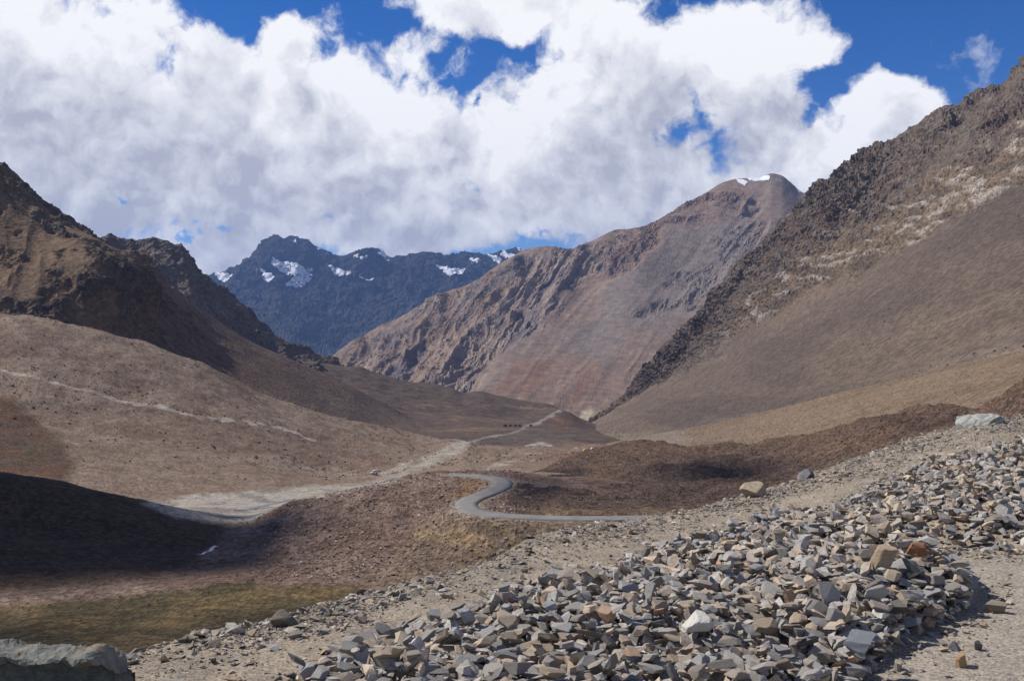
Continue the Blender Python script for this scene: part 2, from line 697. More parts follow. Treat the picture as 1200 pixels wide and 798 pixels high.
def stones_on(name, land, dens, n, size, cols, mat, seed, flat_k=0.7, sink=0.25, power=2.2):
    r = np.random.default_rng(seed)
    pts = scatter(land, dens, n, r)
    items = []
    for p in pts:
        s = size[0] + (size[1] - size[0]) * r.random() ** power
        sz = np.array([s, s * r.uniform(0.6, 1.0), s * r.uniform(0.45, 0.9) * flat_k]) * 0.5
        c = np.asarray(cols[r.integers(len(cols))]) * r.uniform(0.75, 1.25)
        items.append((int(r.integers(len(PEBBLES))), p + np.array([0, 0, sz[2] * (1 - 2 * sink)]), rand_rot(r, 0.5), sz, c))
    return joined_stones(name, items, mat)

# ------------------------------------------------------------------ far snowy range
def cols_u(*segs):
    """(start, stop, step) bands -> bearings"""
    out = []
    for a, b, s in segs:
        out.append(np.arange(a, b, s))
    out.append([segs[-1][1]])
    return np.concatenate(out)


M_far = ground_mat('far_rock', 55, 18, 0.8, 0.35, 0.15)
U = cols_u((-300, 200, 12), (200, 680, 1.3), (680, 1450, 15))
crest = [(-300, 330), (0, 350), (150, 350), (225, 335), (245, 322), (262, 317), (285, 306), (300, 291), (311, 280), (318, 276), (325, 275),
         (332, 279), (340, 277), (357, 280), (368, 287), (380, 292), (400, 298), (417, 293), (432, 289), (445, 292), (455, 299), (480, 298),
         (500, 295), (515, 299), (530, 298), (560, 297), (585, 294), (597, 290), (606, 288), (616, 292), (625, 291), (660, 292), (720, 300), (900, 310), (1450, 330)]
far = Land([
    [(u, 470 + (0 if u < 700 else 0), 6000) for u in (-300, 300, 700, 1450)],
    [(-300, 405, 7600), (250, 402, 7600), (330, 395, 7400), (400, 404, 7800), (470, 398, 7500), (560, 400, 7700), (700, 400, 7600), (1450, 405, 7600)],
    [(-300, 365, 8900), (250, 350, 9000), (290, 345, 8900), (330, 330, 9000), (400, 345, 9100), (470, 335, 8900), (560, 330, 9000), (700, 330, 9000), (1450, 365, 8900)],
    [(u, v, 10000) for u, v in crest],
    [(u, 420, 11500) for u in (-300, 300, 700, 1450)],
    [(u, 470, 13000) for u in (-300, 300, 700, 1450)]], U, [12, 70, 85, 14, 5], 0.35)
x, y, z = far.x, far.y, far.z
s = x + 0.35 * z
amp = sstep(far.t, 0.2, 2.2) * (1 - 0.82 * sstep(far.t, 2.6, 3.0))
g1 = ridged(x, y * 0.35, z * 0.2, 1500, 4, 0.52, 3.0) - 0.9
g2 = ridged(x, y * 0.6, z * 0.6, 420, 4, 0.55, 9.0) - 0.9
far.push((0.25 + 0.75 * sstep(far.t, 0.4, 2.0)) * (ridged(x, y, z, 210, 4, 0.6, 61.0) - 0.9) * 20, 0.5)
far.push(amp * (g1 * 165 + g2 * 42 + fbm(x, y, z, 160, 4, 0.6) * 24), 0.8)
fu, fv = far.uv()
nz = fbm(far.x, far.y, far.z, 700, 4, 0.55, 2.0)
c = flat(far.x.shape, (0.040, 0.038, 0.040))
c = mixc(c, (0.062, 0.054, 0.047), sstep(nz, 0.0, 0.6) * 0.6)
c = mixc(c, (0.03, 0.034, 0.032), sstep(fv, 350, 410) * 0.6)
far.roughen(0.30 * sstep(far.t, 0, 1), 1)
far_obj = far.build('far_mountain', c, M_far, smooth=False)

M_snow = ground_mat('old_snow', 60, 4, 0.35, 0.06, 0.03)
snow_polys = [
    [(318, 300), (330, 304), (345, 308), (362, 315), (366, 325), (358, 334), (345, 337), (332, 334), (340, 326), (330, 319), (322, 312), (313, 303)],
    [(302, 313), (312, 318), (322, 326), (320, 332), (311, 329), (303, 321)],
    [(250, 317), (262, 319), (278, 321), (268, 326), (262, 331), (254, 328)],
    [(384, 312), (396, 313), (404, 318), (420, 321), (437, 326), (435, 329), (416, 326), (398, 324), (387, 320)],
    [(412, 298), (424, 300), (437, 302), (427, 304), (415, 302)],
    [(441, 290), (449, 292), (457, 303), (451, 304), (444, 298)],
    [(508, 309), (522, 311), (547, 316), (548, 319), (531, 323), (518, 319)],
    [(547, 306), (558, 305), (562, 309), (552, 310)],
    [(566, 297), (580, 297), (592, 304), (586, 307), (572, 303)],
    [(588, 292), (600, 297), (612, 303), (605, 310), (594, 304), (586, 296)],
    [(606, 289), (620, 291), (628, 294), (615, 297), (605, 293)],
    [(346, 279), (352, 286), (351, 291), (346, 284)],
    [(371, 289), (378, 291), (379, 295), (373, 293)],
]
wu = fbm(far.x, far.y, far.z, 260, 4, 0.6, 5.0)
wv = fbm(far.x, far.y, far.z, 260, 4, 0.6, 8.0)
nrm = far.normal()
Pfar = np.stack([far.x, far.y, far.z], -1) + nrm * 5.0
gi = np.arange(far.x.size).reshape(far.x.shape)
quads = np.stack([gi[:-1, :-1], gi[:-1, 1:], gi[1:, 1:], gi[1:, :-1]], -1)
vis = far.t <= 3.02


def snow_sheet(land, polys, parent, P, quads, wu, wv, k, ok):
    lu, lv = land.uv()
    for pl in polys:
        mk = (poly_mask(lu + wu * k, lv + wv * k, pl, 0.6) > 0.30) & ok
        qm = mk[:-1, :-1] & mk[1:, 1:] & mk[:-1, 1:] & mk[1:, :-1]
        q = quads[qm]
        if len(q) < 3:
            continue
        used, inv = np.unique(q, return_inverse=True)
        pts = P.reshape(-1, 3)[used]
        mesh_obj('snowfield', pts, inv.reshape(-1, 4), M_snow, col=flat((len(pts),), (0.66, 0.67, 0.70)), smooth=True, parent=parent)


snow_sheet(far, snow_polys, far_obj, Pfar, quads, wu, wv, 4.0, vis)

# ------------------------------------------------------------------ mid-distance mountain across the valley
M_mid = ground_mat('mid_mountain_rock', 14, 1.2, 0.4, 0.16, 0.12)
U = cols_u((280, 380, 5), (380, 960, 1.2), (960, 1350, 12))
crest = [(280, 470, 3100), (340, 447, 3100), (380, 424, 3100), (395, 411, 3100), (410, 399, 3100), (440, 383, 3150), (480, 364, 3250), (520, 344, 3300), (560, 325, 3350), (585, 310, 3400),
         (600, 301, 3400), (620, 291, 3450), (645, 288, 3450), (665, 291, 3500), (690, 284, 3600), (712, 273, 3650), (725, 268, 3700), (745, 266, 3700), (760, 262, 3750),
         (800, 240, 3900), (830, 224, 4000), (850, 213, 4050), (868, 209, 4100), (890, 208, 4100), (905, 203, 4100), (915, 205, 4100), (925, 212, 4100), (938, 224, 4100),
         (960, 235, 4000), (1100, 300, 3800), (1350, 400, 3600)]
mid = Land([
    [(280, 500, 2250), (400, 470, 2250), (530, 480, 2150), (680, 520, 2000), (800, 540, 1950), (1000, 540, 1950), (1350, 540, 1950)],
    [(280, 490, 2600), (400, 436, 2600), (480, 432, 2550), (530, 440, 2450), (600, 430, 2500), (680, 440, 2450), (800, 430, 2500), (1000, 420, 2500), (1350, 480, 2500)],
    [(280, 480, 2900), (400, 420, 2850), (480, 395, 2900), (530, 385, 2900), (600, 360, 2950), (680, 365, 3000), (740, 345, 3050), (800, 330, 3200), (900, 290, 3400), (1000, 320, 3300), (1350, 450, 3200)],
    crest,
    [(u, v + 30, r + 500) for u, v, r in crest[::3] + [crest[-1]]],
    [(u, v + 140, r + 1200) for u, v, r in crest[::3] + [crest[-1]]]], U, [20, 80, 110, 8, 3], 0.45)
x, y, z = mid.x, mid.y, mid.z
u0, v0 = mid.uv()
rock = np.zeros(x.shape)
wu = fbm(x, y, z, 220, 4, 0.55, 1.0) * 22
wv = fbm(x, y, z, 220, 4, 0.55, 4.0) * 22
uw, vw = u0 + wu, v0 + wv
rock_l = poly_mask(uw, vw, [(380, 430), (395, 405), (520, 340), (600, 296), (650, 280), (690, 290), (705, 305), (660, 345), (610, 380), (580, 420), (540, 460), (460, 445)], 14)
rock_r = poly_mask(uw, vw, [(690, 290), (720, 262), (760, 256), (830, 218), (850, 236), (790, 262), (755, 290), (735, 312), (700, 325)], 8)
rock_t = poly_mask(uw, vw, [(835, 235), (860, 222), (890, 228), (905, 240), (880, 250), (850, 247)], 5)
rock_m = poly_mask(uw, vw, [(840, 275), (900, 255), (930, 262), (900, 290), (850, 300)], 8) * 0.8
rock_b = poly_mask(uw, vw, [(800, 330), (850, 300), (870, 310), (820, 350), (770, 372), (740, 380)], 6) * 0.8
rock = np.clip(rock_l + rock_r + rock_t + rock_m + rock_b, 0, 1)
s = (u0 + 0.72 * v0) * 2.7
gul = ridged(s, y * 0.08 + 300, z * 0.08, 300, 4, 0.5, 6.0) - 0.8
gul2 = ridged(s, y * 0.15, z * 0.15, 90, 3, 0.5, 2.0) - 0.8
edge = 1 - 0.6 * sstep(mid.t, 2.85, 3.0)
crag = ridged(x, y, z, 130, 5, 0.56, 12.0) - 0.9
s = s + fbm(x, y, z, 240, 2, 0.5, 71.0) * 22
gul3 = ridged(s, y * 0.2, z * 0.2, 38, 3, 0.55, 52.0) - 0.8
mid.push(edge * (gul * (4.5 + 31 * rock_l) + gul2 * (1.2 + 11 * rock) + gul3 * (0.3 + 5.5 * rock) + crag * rock * 5 + fbm(x, y, z, 40, 4, 0.6) * (0.6 + 2 * rock)), 0.9)
x, y, z = mid.x, mid.y, mid.z
c = flat(x.shape, (0.165, 0.120, 0.094))
st1 = fbm(s, y * 0.10, z * 0.12, 130, 5, 0.6, 3.0)
st2 = fbm(s, y * 0.10, z * 0.12, 320, 4, 0.55, 21.0)
c = mixc(c, (0.128, 0.114, 0.106), sstep(st2, -0.1, 0.5) * 0.5)              # grey scree
c = mixc(c, (0.178, 0.134, 0.100), sstep(st1, 0.05, 0.6) * 0.4)               # tan scree
c = mixc(c, (0.130, 0.090, 0.070), sstep(-st1 - 0.4 * st2, 0.15, 0.6) * 0.3)    # red beds
c = mixc(c, (0.135, 0.120, 0.111), poly_mask(uw, vw, [(650, 400), (740, 300), (850, 250), (900, 300), (800, 370), (740, 420), (700, 440)], 18) * 0.7)
red = poly_mask(uw, vw, [(690, 285), (760, 262), (830, 225), (850, 232), (760, 285), (720, 320), (690, 335), (670, 320)], 8)
c = mixc(c, (0.125, 0.078, 0.060), red * 0.55)
c = mixc(c, (0.150, 0.086, 0.058), poly_mask(uw, vw, [(560, 450), (620, 425), (690, 440), (700, 465), (670, 490), (620, 478)], 12) * sstep(st1, -0.25, 0.2) * 0.65)
c = mixc(c, (0.190, 0.152, 0.130), rock_l * sstep(fbm(s, y * .15, z * .15, 160, 4, 0.6, 14.), 0.0, 0.35) * 0.7)
c = mixc(c, (0.125, 0.108, 0.110), rock_l * sstep(fbm(s, y * .15, z * .15, 120, 4, 0.6, 44.), 0.05, 0.35) * 0.85)
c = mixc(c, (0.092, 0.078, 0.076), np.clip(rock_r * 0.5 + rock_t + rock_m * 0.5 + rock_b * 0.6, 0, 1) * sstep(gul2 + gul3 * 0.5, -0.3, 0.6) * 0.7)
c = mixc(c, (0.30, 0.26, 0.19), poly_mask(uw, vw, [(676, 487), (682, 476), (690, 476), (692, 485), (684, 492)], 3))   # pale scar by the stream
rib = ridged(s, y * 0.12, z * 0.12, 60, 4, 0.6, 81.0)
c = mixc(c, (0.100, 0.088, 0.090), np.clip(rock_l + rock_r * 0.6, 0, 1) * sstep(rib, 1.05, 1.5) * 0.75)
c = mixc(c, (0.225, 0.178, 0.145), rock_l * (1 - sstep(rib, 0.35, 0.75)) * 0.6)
fs = fbm(s, y * 0.06, z * 0.06, 26, 4, 0.65, 91.0)
c = c * (1 + 0.20 * np.clip(fs, -1, 1) * (1 - 0.3 * rock))[..., None]
c = c * np.array([1.30, 1.25, 1.18])
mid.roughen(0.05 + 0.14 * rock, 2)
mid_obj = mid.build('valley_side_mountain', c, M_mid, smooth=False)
nrm = mid.normal()
Pm = np.stack([mid.x, mid.y, mid.z], -1) + nrm * 1.2
gi = np.arange(mid.x.size).reshape(mid.x.shape)
qd = np.stack([gi[:-1, :-1], gi[:-1, 1:], gi[1:, 1:], gi[1:, :-1]], -1)
snow_sheet(mid, [[(862, 210), (868, 211), (876, 214), (873, 218), (864, 215)], [(874, 210), (884, 209), (902, 207), (900, 212), (884, 213), (876, 213)],
                 [(928, 214), (940, 224), (938, 226)]],
           mid_obj, Pm, qd, wu * 0.1, wv * 0.1, 1.0, mid.t <= 3.3)

# ------------------------------------------------------------------ left: craggy ridge behind, brown spur in front
M_left = ground_mat('brown_spur_rock', 3.0, 0.8, 0.55, 0.3, 0.2)
U = cols_u((-150, 60, 10), (60, 470, 1.3))
crest = [(-150, 340, 1800), (60, 300, 1750), (100, 286, 1700), (122, 279, 1700), (140, 281, 1700), (155, 280, 1700), (170, 277, 1700), (178, 276, 1700), (186, 281, 1700), (205, 292, 1720), (222, 301, 1730),
         (240, 318, 1750), (262, 336, 1780), (285, 352, 1800), (300, 366, 1820), (318, 382, 1840), (335, 394, 1860), (355, 405, 1900), (380, 418, 1930), (400, 428, 1950), (430, 445, 2000), (470, 470, 2000)]
backr = Land([
    [(-150, 420, 1250), (100, 420, 1250), (200, 430, 1300), (300, 450, 1400), (400, 475, 1500), (470, 500, 1550)],
    [(-150, 380, 1500), (100, 345, 1480), (200, 370, 1500), (300, 415, 1600), (400, 450, 1700), (470, 485, 1750)],
    crest, [(u, v + 60, r + 250) for u, v, r in crest[::3] + [crest[-1]]]], U, [40, 110, 8], 0.4)
x, y, z = backr.x, backr.y, backr.z
s = x + 0.8 * z
crag = ridged(x, y, z, 75, 5, 0.58, 31.0) - 0.9
gul = ridged(s, y * 0.12, z * 0.1, 130, 4, 0.55, 8.0) - 0.8
backr.push(gul * 12 + crag * 9 + fbm(x, y, z, 25, 3) * 2.5, 0.9)
n1 = fbm(x, y, z, 60, 4, 0.6, 2.0)
n2 = fbm(s, y * 0.2, z * 0.2, 90, 4, 0.6, 6.0)
c = flat(x.shape, (0.150, 0.118, 0.092))
c = mixc(c, (0.152, 0.132, 0.112), sstep(n2, 0.05, 0.35) * 0.8)
c = mixc(c, (0.145, 0.082, 0.052), sstep(-n1, 0.08, 0.4) * 0.7)
c = mixc(c, (0.095, 0.080, 0.068), sstep(crag, 0.0, 0.5) * 0.5)
backr.roughen(0.22 + 0 * x, 3)
backr.build('left_back_ridge', c, M_left, smooth=False)

U = cols_u((-320, -30, 8), (-30, 540, 1.3))
crest = [(-320, 40, 950), (-100, 140, 980), (-30, 178, 1000), (0, 194, 1010), (12, 199, 1010), (24, 210, 1010), (38, 224, 1020), (50, 233, 1020), (62, 241, 1030), (78, 250, 1030), (92, 258, 1040), (106, 268, 1050),
         (118, 278, 1060), (135, 292, 1090), (155, 306, 1110), (175, 320, 1130), (190, 332, 1150), (215, 350, 1180), (240, 366, 1200), (270, 385, 1240), (300, 403, 1280), (330, 416, 1310), (360, 429, 1350),
         (390, 442, 1380), (420, 457, 1410), (450, 472, 1430), (480, 488, 1450), (510, 502, 1460), (540, 515, 1460)]
spur = Land([
    [(-320, 470, 690), (0, 430, 730), (200, 460, 780), (330, 510, 850), (450, 535, 950), (540, 540, 1000)],
    [(-320, 330, 800), (0, 362, 800), (60, 372, 815), (120, 390, 840), (200, 410, 880), (330, 465, 980), (450, 505, 1100), (540, 525, 1150)],
    [(-320, 200, 890), (0, 300, 890), (60, 300, 880), (110, 315, 860), (150, 318, 890), (200, 365, 980), (250, 395, 1060), (330, 436, 1140), (450, 486, 1270), (540, 520, 1300)],
    crest,
    [(u, v + 55, r + 130) for u, v, r in crest[::3] + [crest[-1]]]], U, [8, 90, 115, 8], 0.6)
x, y, z = spur.x, spur.y, spur.z
u0, v0 = spur.uv()
wu = fbm(x, y, z, 70, 4, 0.55, 1.0) * 26
wv = fbm(x, y, z, 70, 4, 0.55, 4.0) * 26
uw, vw = u0 + wu, v0 + wv
nose = poly_mask(uw, vw, [(90, 355), (100, 320), (125, 300), (165, 300), (185, 325), (170, 350), (140, 365), (110, 370)], 10)
crs = poly_mask(uw, vw, [(-60, 150), (0, 185), (60, 232), (112, 268), (140, 292), (120, 292), (80, 262), (40, 240), (0, 214), (-60, 180)], 5)
low = poly_mask(uw, vw, [(-60, 340), (0, 345), (40, 340), (80, 350), (70, 385), (0, 375), (-60, 365)], 8)
scat = sstep(fbm(x, y, z, 55, 4, 0.6, 17.0), 0.12, 0.38) * (1 - sstep(u0, 190, 300))
rock = np.clip(nose + crs + 0.8 * low + 0.7 * scat, 0, 1)
s = x + 0.6 * z
crag = ridged(x, y, z, 36, 5, 0.58, 12.0) - 0.9
gul = ridged(s, y * 0.12, z * 0.12, 110, 4, 0.5, 6.0) - 0.8
gul2 = ridged(s, y * 0.15, z * 0.15, 26, 3, 0.5, 16.0) - 0.8
calm = 1 - 0.85 * sstep(u0, 200, 330)
edge = 1 - 0.5 * sstep(spur.t, 2.8, 3.0)
spur.push(edge * (gul * 9 * calm + gul2 * 1.2 * calm + crag * rock * 5.5 + nose * 8 + fbm(x, y, z, 16, 3) * (0.4 + 1.8 * rock)), 0.95)
x, y, z = spur.x, spur.y, spur.z
n1 = fbm(s, y * 0.15, z * 0.15, 60, 5, 0.6, 2.0)
n2 = fbm(x, y, z, 25, 4, 0.6, 9.0)
c = flat(x.shape, (0.140, 0.095, 0.062))
c = mixc(c, (0.145, 0.094, 0.056), poly_mask(uw, vw, [(-150, 150), (0, 215), (60, 255), (110, 290), (90, 320), (30, 330), (-150, 300)], 15) * 0.8)
c = mixc(c, (0.145, 0.103, 0.074), sstep(u0, 180, 260) * 0.9)
c = mixc(c, (0.142, 0.092, 0.055), sstep(n1, 0.08, 0.4) * 0.5)
c = mixc(c, (0.085, 0.058, 0.04), sstep(-n1, 0.05, 0.35) * 0.5)
c = mixc(c, (0.115, 0.066, 0.036), poly_mask(uw, vw, [(150, 330), (240, 375), (330, 430), (400, 460), (330, 462), (220, 420), (160, 400)], 12) * 0.6)
c = mixc(c, (0.076, 0.060, 0.047), rock * sstep(crag + n2 * 0.4, -0.35, 0.2) * 0.85)
c = mixc(c, (0.14, 0.12, 0.092), crs * sstep(n2, 0.1, 0.4) * 0.6)
spur.roughen(0.05 + 0.19 * rock, 4)
spur.build('left_spur', c, M_left, smooth=False)

# ------------------------------------------------------------------ right: great mountain with crags and scree
M_right = ground_mat('right_mountain_rock', 3.0, 0.9, 0.7, 0.26, 0.2)
U = cols_u((620, 700, 2), (700, 1230, 1.25), (1230, 1450, 8))
crest = [(620, 533, 2000), (660, 512, 2000), (690, 494, 1950), (705, 482, 1920), (720, 468, 1900), (735, 454, 1880), (747, 438, 1850), (765, 420, 1820), (780, 402, 1800), (798, 384, 1780), (815, 365, 1750), (834, 340, 1720),
         (850, 325, 1700), (866, 305, 1680), (880, 292, 1650), (895, 277, 1630), (908, 266, 1620), (925, 248, 1610), (938, 235, 1600), (948, 222, 1590), (958, 211, 1580), (966, 207, 1575), (975, 204, 1570), (985, 193, 1560), (993, 188, 1555),
         (1005, 175, 1550), (1014, 170, 1545), (1030, 164, 1530), (1048, 160, 1520), (1062, 152, 1510), (1075, 143, 1505), (1086, 135, 1500), (1095, 128, 1490), (1106, 122, 1480), (1120, 120, 1475), (1132, 112, 1470), (1145, 104, 1465),
         (1165, 98, 1455), (1178, 92, 1450), (1186, 80, 1445), (1194, 72, 1440), (1200, 68, 1435), (1250, 40, 1400), (1350, -10, 1350), (1450, -50, 1320)]
rock_line = [(620, 534, 1900), (660, 515, 1860), (690, 498, 1800), (735, 470, 1720), (800, 433, 1600), (850, 405, 1510), (900, 374, 1420), (950, 346, 1350), (1000, 319, 1280), (1050, 291, 1210), (1100, 262, 1150), (1150, 236, 1100), (1200, 212, 1060), (1300, 162, 1000), (1450, 100, 960)]
right = Land([
    [(620, 545, 1150), (740, 535, 1000), (800, 525, 900), (900, 510, 740), (1000, 490, 620), (1100, 475, 520), (1200, 455, 450), (1450, 400, 400)],
    [(620, 540, 1450), (740, 505, 1230), (800, 490, 1130), (900, 466, 980), (1000, 438, 840), (1100, 412, 720), (1200, 385, 630), (1450, 310, 560)],
    rock_line,
    [(u, (v + np.interp(u, [p[0] for p in crest], [p[1] for p in crest])) / 2 + 6, (r + np.interp(u, [p[0] for p in crest], [p[2] for p in crest])) / 2) for u, v, r in rock_line],
    crest,
    [(u, v + 40, r + 250) for u, v, r in crest[::4] + [crest[-1]]],
    [(u, v + 160, r + 700) for u, v, r in crest[::4] + [crest[-1]]]], U, [20, 95, 75, 85, 7, 3], 0.5)
x, y, z = right.x, right.y, right.z
u0, v0 = right.uv()
wu = fbm(x, y, z, 110, 5, 0.58, 1.0)
wv = fbm(x, y, z, 110, 5, 0.58, 4.0)
tw = right.t + wu * 0.28 + wv * 0.18 * sstep(right.t, 1.6, 2.0)
rock = sstep(tw, 1.98, 2.14)
n0 = fbm(x, y, z, 45, 4, 0.6, 19.0)
pale = rock * (1 - sstep(tw + n0 * 0.25, 2.80, 3.12)) * sstep(u0, 815, 900)
dark = rock * (1 - pale)
s = x - 0.9 * z
crag = ridged(x, y, z, 60, 5, 0.6, 12.0) - 0.9
crag_s = ridged(x, y, z, 19, 4, 0.6, 22.0) - 0.9
crag_t = ridged(x, y, z, 7, 3, 0.6, 29.0) - 0.9
crag_a = ridged(x - 0.9 * z + fbm(x, y, z, 60, 2) * 14, y * 0.3, (x + z) * 0.35, 26, 4, 0.6, 33.0) - 0.9
gul = ridged(s, y * 0.12, z * 0.10, 150, 4, 0.55, 6.0) - 0.8
q1 = x * 0.62 + z * 0.78                                        # bedding dipping down to the right
slab = ridged(q1, y * 0.25, (x - z) * 0.22, 24, 4, 0.55, 41.0) - 0.8
rill = ridged(s, y * 0.05, z * 0.05, 46, 3, 0.5, 26.0) - 0.8
upper = sstep(right.t, 3.3, 3.9)
edge = 1 - 0.35 * sstep(right.t, 3.85, 4.0)
cliff = 0.55 + 0.45 * sstep(fbm(x, y, z, 150, 3, 0.5, 63.0) + 0.35 * gul, -0.15, 0.30)
chute = sstep(fbm(s, y * 0.1, z * 0.1, 48, 3, 0.5, 73.0), 0.18, 0.42) * (1 - sstep(right.t, 3.7, 3.95))
rough_k = cliff * (1 - 0.6 * chute)
ext = dark * edge * rough_k
bedq = z + 0.42 * x + fbm(x, y, z, 90, 3, 0.5, 83.0) * 16
bed = ridged(bedq, (x - 0.42 * z) * 0.16, y * 0.16, 30, 4, 0.55, 43.0) - 0.8
right.push(ext * (crag * 4 + crag_a * 7 + crag_s * 2.6 + crag_t * 1.6 + bed * 5 + gul * 10) + pale * (bed * 3.0 + slab * 1.2 + crag * 3 + crag_s * 1.8 + crag_t * 0.8) +
           (1 - rock) * (rill * 1.9 + fbm(s, y * .05, z * .05, 160, 3, 0.5, 3.) * 4.0 + fbm(x, y, z, 8, 2) * 0.25), 0.95)
x, y, z = right.x, right.y, right.z
st1 = fbm(s, y * 0.05, z * 0.05, 40, 5, 0.6, 3.0)
st2 = fbm(s, y * 0.05, z * 0.05, 120, 3, 0.55, 23.0)
n1 = fbm(x, y, z, 40, 5, 0.6, 9.0)
c = flat(x.shape, (0.116, 0.086, 0.063))
c = mixc(c, (0.094, 0.075, 0.060), sstep(st2, -0.1, 0.25) * 0.85)
c = mixc(c, (0.150, 0.110, 0.076), sstep(st1, 0.05, 0.4) * 0.7)
c = mixc(c, (0.080, 0.060, 0.046), sstep(-st1, 0.08, 0.45) * 0.6)
st3 = fbm(s, y * 0.03, z * 0.03, 13, 3, 0.6, 53.0)
c = mixc(c, (0.175, 0.140, 0.105), sstep(st3, 0.28, 0.5) * sstep(st2, -0.2, 0.3) * 0.6)
cd = flat(x.shape, (0.136, 0.103, 0.078))
cd = mixc(cd, (0.145, 0.112, 0.082), sstep(n1, 0.05, 0.4) * 0.7)
cd = mixc(cd, (0.115, 0.074, 0.050), sstep(fbm(x, y, z, 70, 4, 0.6, 66.), 0.12, 0.4) * 0.6)
cd = mixc(cd, (0.080, 0.066, 0.057), sstep(crag_a + crag * 0.5, -0.1, 0.6) * 0.55 * (1 - 0.6 * sstep(u0, 930, 1060)))
cd = mixc(cd, (0.118, 0.086, 0.060), upper * sstep(u0, 1080, 1180) * sstep(-crag, 0.0, 0.5) * 0.6)
cd = mixc(cd, (0.135, 0.103, 0.076), chute * 0.6)
cd = mixc(cd, (0.175, 0.145, 0.115), sstep(bed + n1, 0.45, 0.8) * sstep(u0, 900, 1000) * 0.6)
cp = flat(x.shape, (0.165, 0.120, 0.078))
cp = mixc(cp, (0.120, 0.084, 0.056), sstep(n1, 0.02, 0.35) * 0.75)
cp = mixc(cp, (0.34, 0.29, 0.24), sstep(bed + n1 * 0.9 + slab * 0.25, 0.05, 0.5) * 0.85)
cp = mixc(cp, (0.085, 0.068, 0.052), sstep(-bed + n1 * .5, 0.35, 0.7) * 0.6)
c = c * (1 - rock[..., None]) + rock[..., None] * (cp * pale[..., None] + cd * (1 - pale[..., None])) / 1.0
right.roughen(0.05 + 0.19 * dark * rough_k + 0.12 * pale, 5)
right.build('right_mountain', c, M_right, smooth=False)
M_scree = stone_mat('scree_stone', 'Col', 0.15)
stones_on('scree_stones', right, (right.t > 0.4) * (1 - rock) * (u0 < 1215) * (0.25 + 1.5 * sstep(st1, 0.1, 0.4)), 3500, (0.7, 3.2), [(0.12, 0.09, 0.068), (0.165, 0.125, 0.095), (0.075, 0.058, 0.046)], M_scree, 51, power=4.0)

# ------------------------------------------------------------------ scree fan at its foot
M_fan = ground_mat('fan_gravel', 1.3, 0.5, 0.8, 0.3, 0.25)
U = cols_u((600, 1230, 1.6), (1230, 1450, 8))
fcrest = [(600, 532, 1300), (640, 527, 1250), (690, 521, 1180), (740, 515, 1100), (770, 508, 1050), (800, 503, 1000), (850, 493, 920), (900, 481, 850), (950, 469, 770), (1000, 456, 700), (1050, 444, 650), (1100, 432, 600), (1150, 421, 560), (1200, 409, 520), (1300, 385, 480), (1450, 345, 440)]
fan = Land([
    [(600, 560, 600), (760, 560, 480), (900, 560, 360), (1000, 545, 300), (1100, 530, 260), (1200, 515, 230), (1450, 480, 200)],
    [(600, 540, 900), (760, 522, 780), (900, 510, 600), (1000, 490, 500), (1100, 470, 420), (1200, 450, 370), (1450, 400, 320)],
    fcrest,
    [(u, v + 22, r + 90) for u, v, r in fcrest]], U, [30, 60, 8], 0.5)
x, y, z = fan.x, fan.y, fan.z
s = x - 0.9 * z
rl = ridged(s, y * 0.1, z * 0.1, 22, 3, 0.5, 26.0) - 0.8
fan.push(rl * 0.45 + fbm(s, y * 0.1, z * 0.1, 70, 3, 0.5, 2.) * 1.6 + fbm(x, y, z, 5, 2) * 0.2, 0.8)
st1 = fbm(s, y * 0.1, z * 0.1, 24, 5, 0.6, 3.0)
fu, fv = fan.uv()
c = flat(x.shape, (0.178, 0.126, 0.080))
c = mixc(c, (0.142, 0.098, 0.062), sstep(st1, 0.05, 0.4) * 0.6)
c = mixc(c, (0.18, 0.132, 0.088), sstep(-st1, 0.1, 0.45) * 0.45)
c = mixc(c, (0.20, 0.165, 0.13), poly_mask(fu + st1 * 20, fv, [(690, 524), (740, 513), (800, 500), (815, 510), (790, 520), (740, 524)], 4) * 0.75)
fan.roughen(0.08 + 0 * x, 6)
fan.build('scree_fan', c, M_fan, smooth=False)
stones_on('fan_stones', fan, (fan.t > 0.3) * (fan.t < 2) * (fu < 1215) * (0.3 + sstep(st1, 0.0, 0.4)), 3500, (0.35, 1.5), [(0.15, 0.105, 0.07), (0.10, 0.072, 0.052), (0.21, 0.155, 0.105)], M_scree, 52, power=3.5)

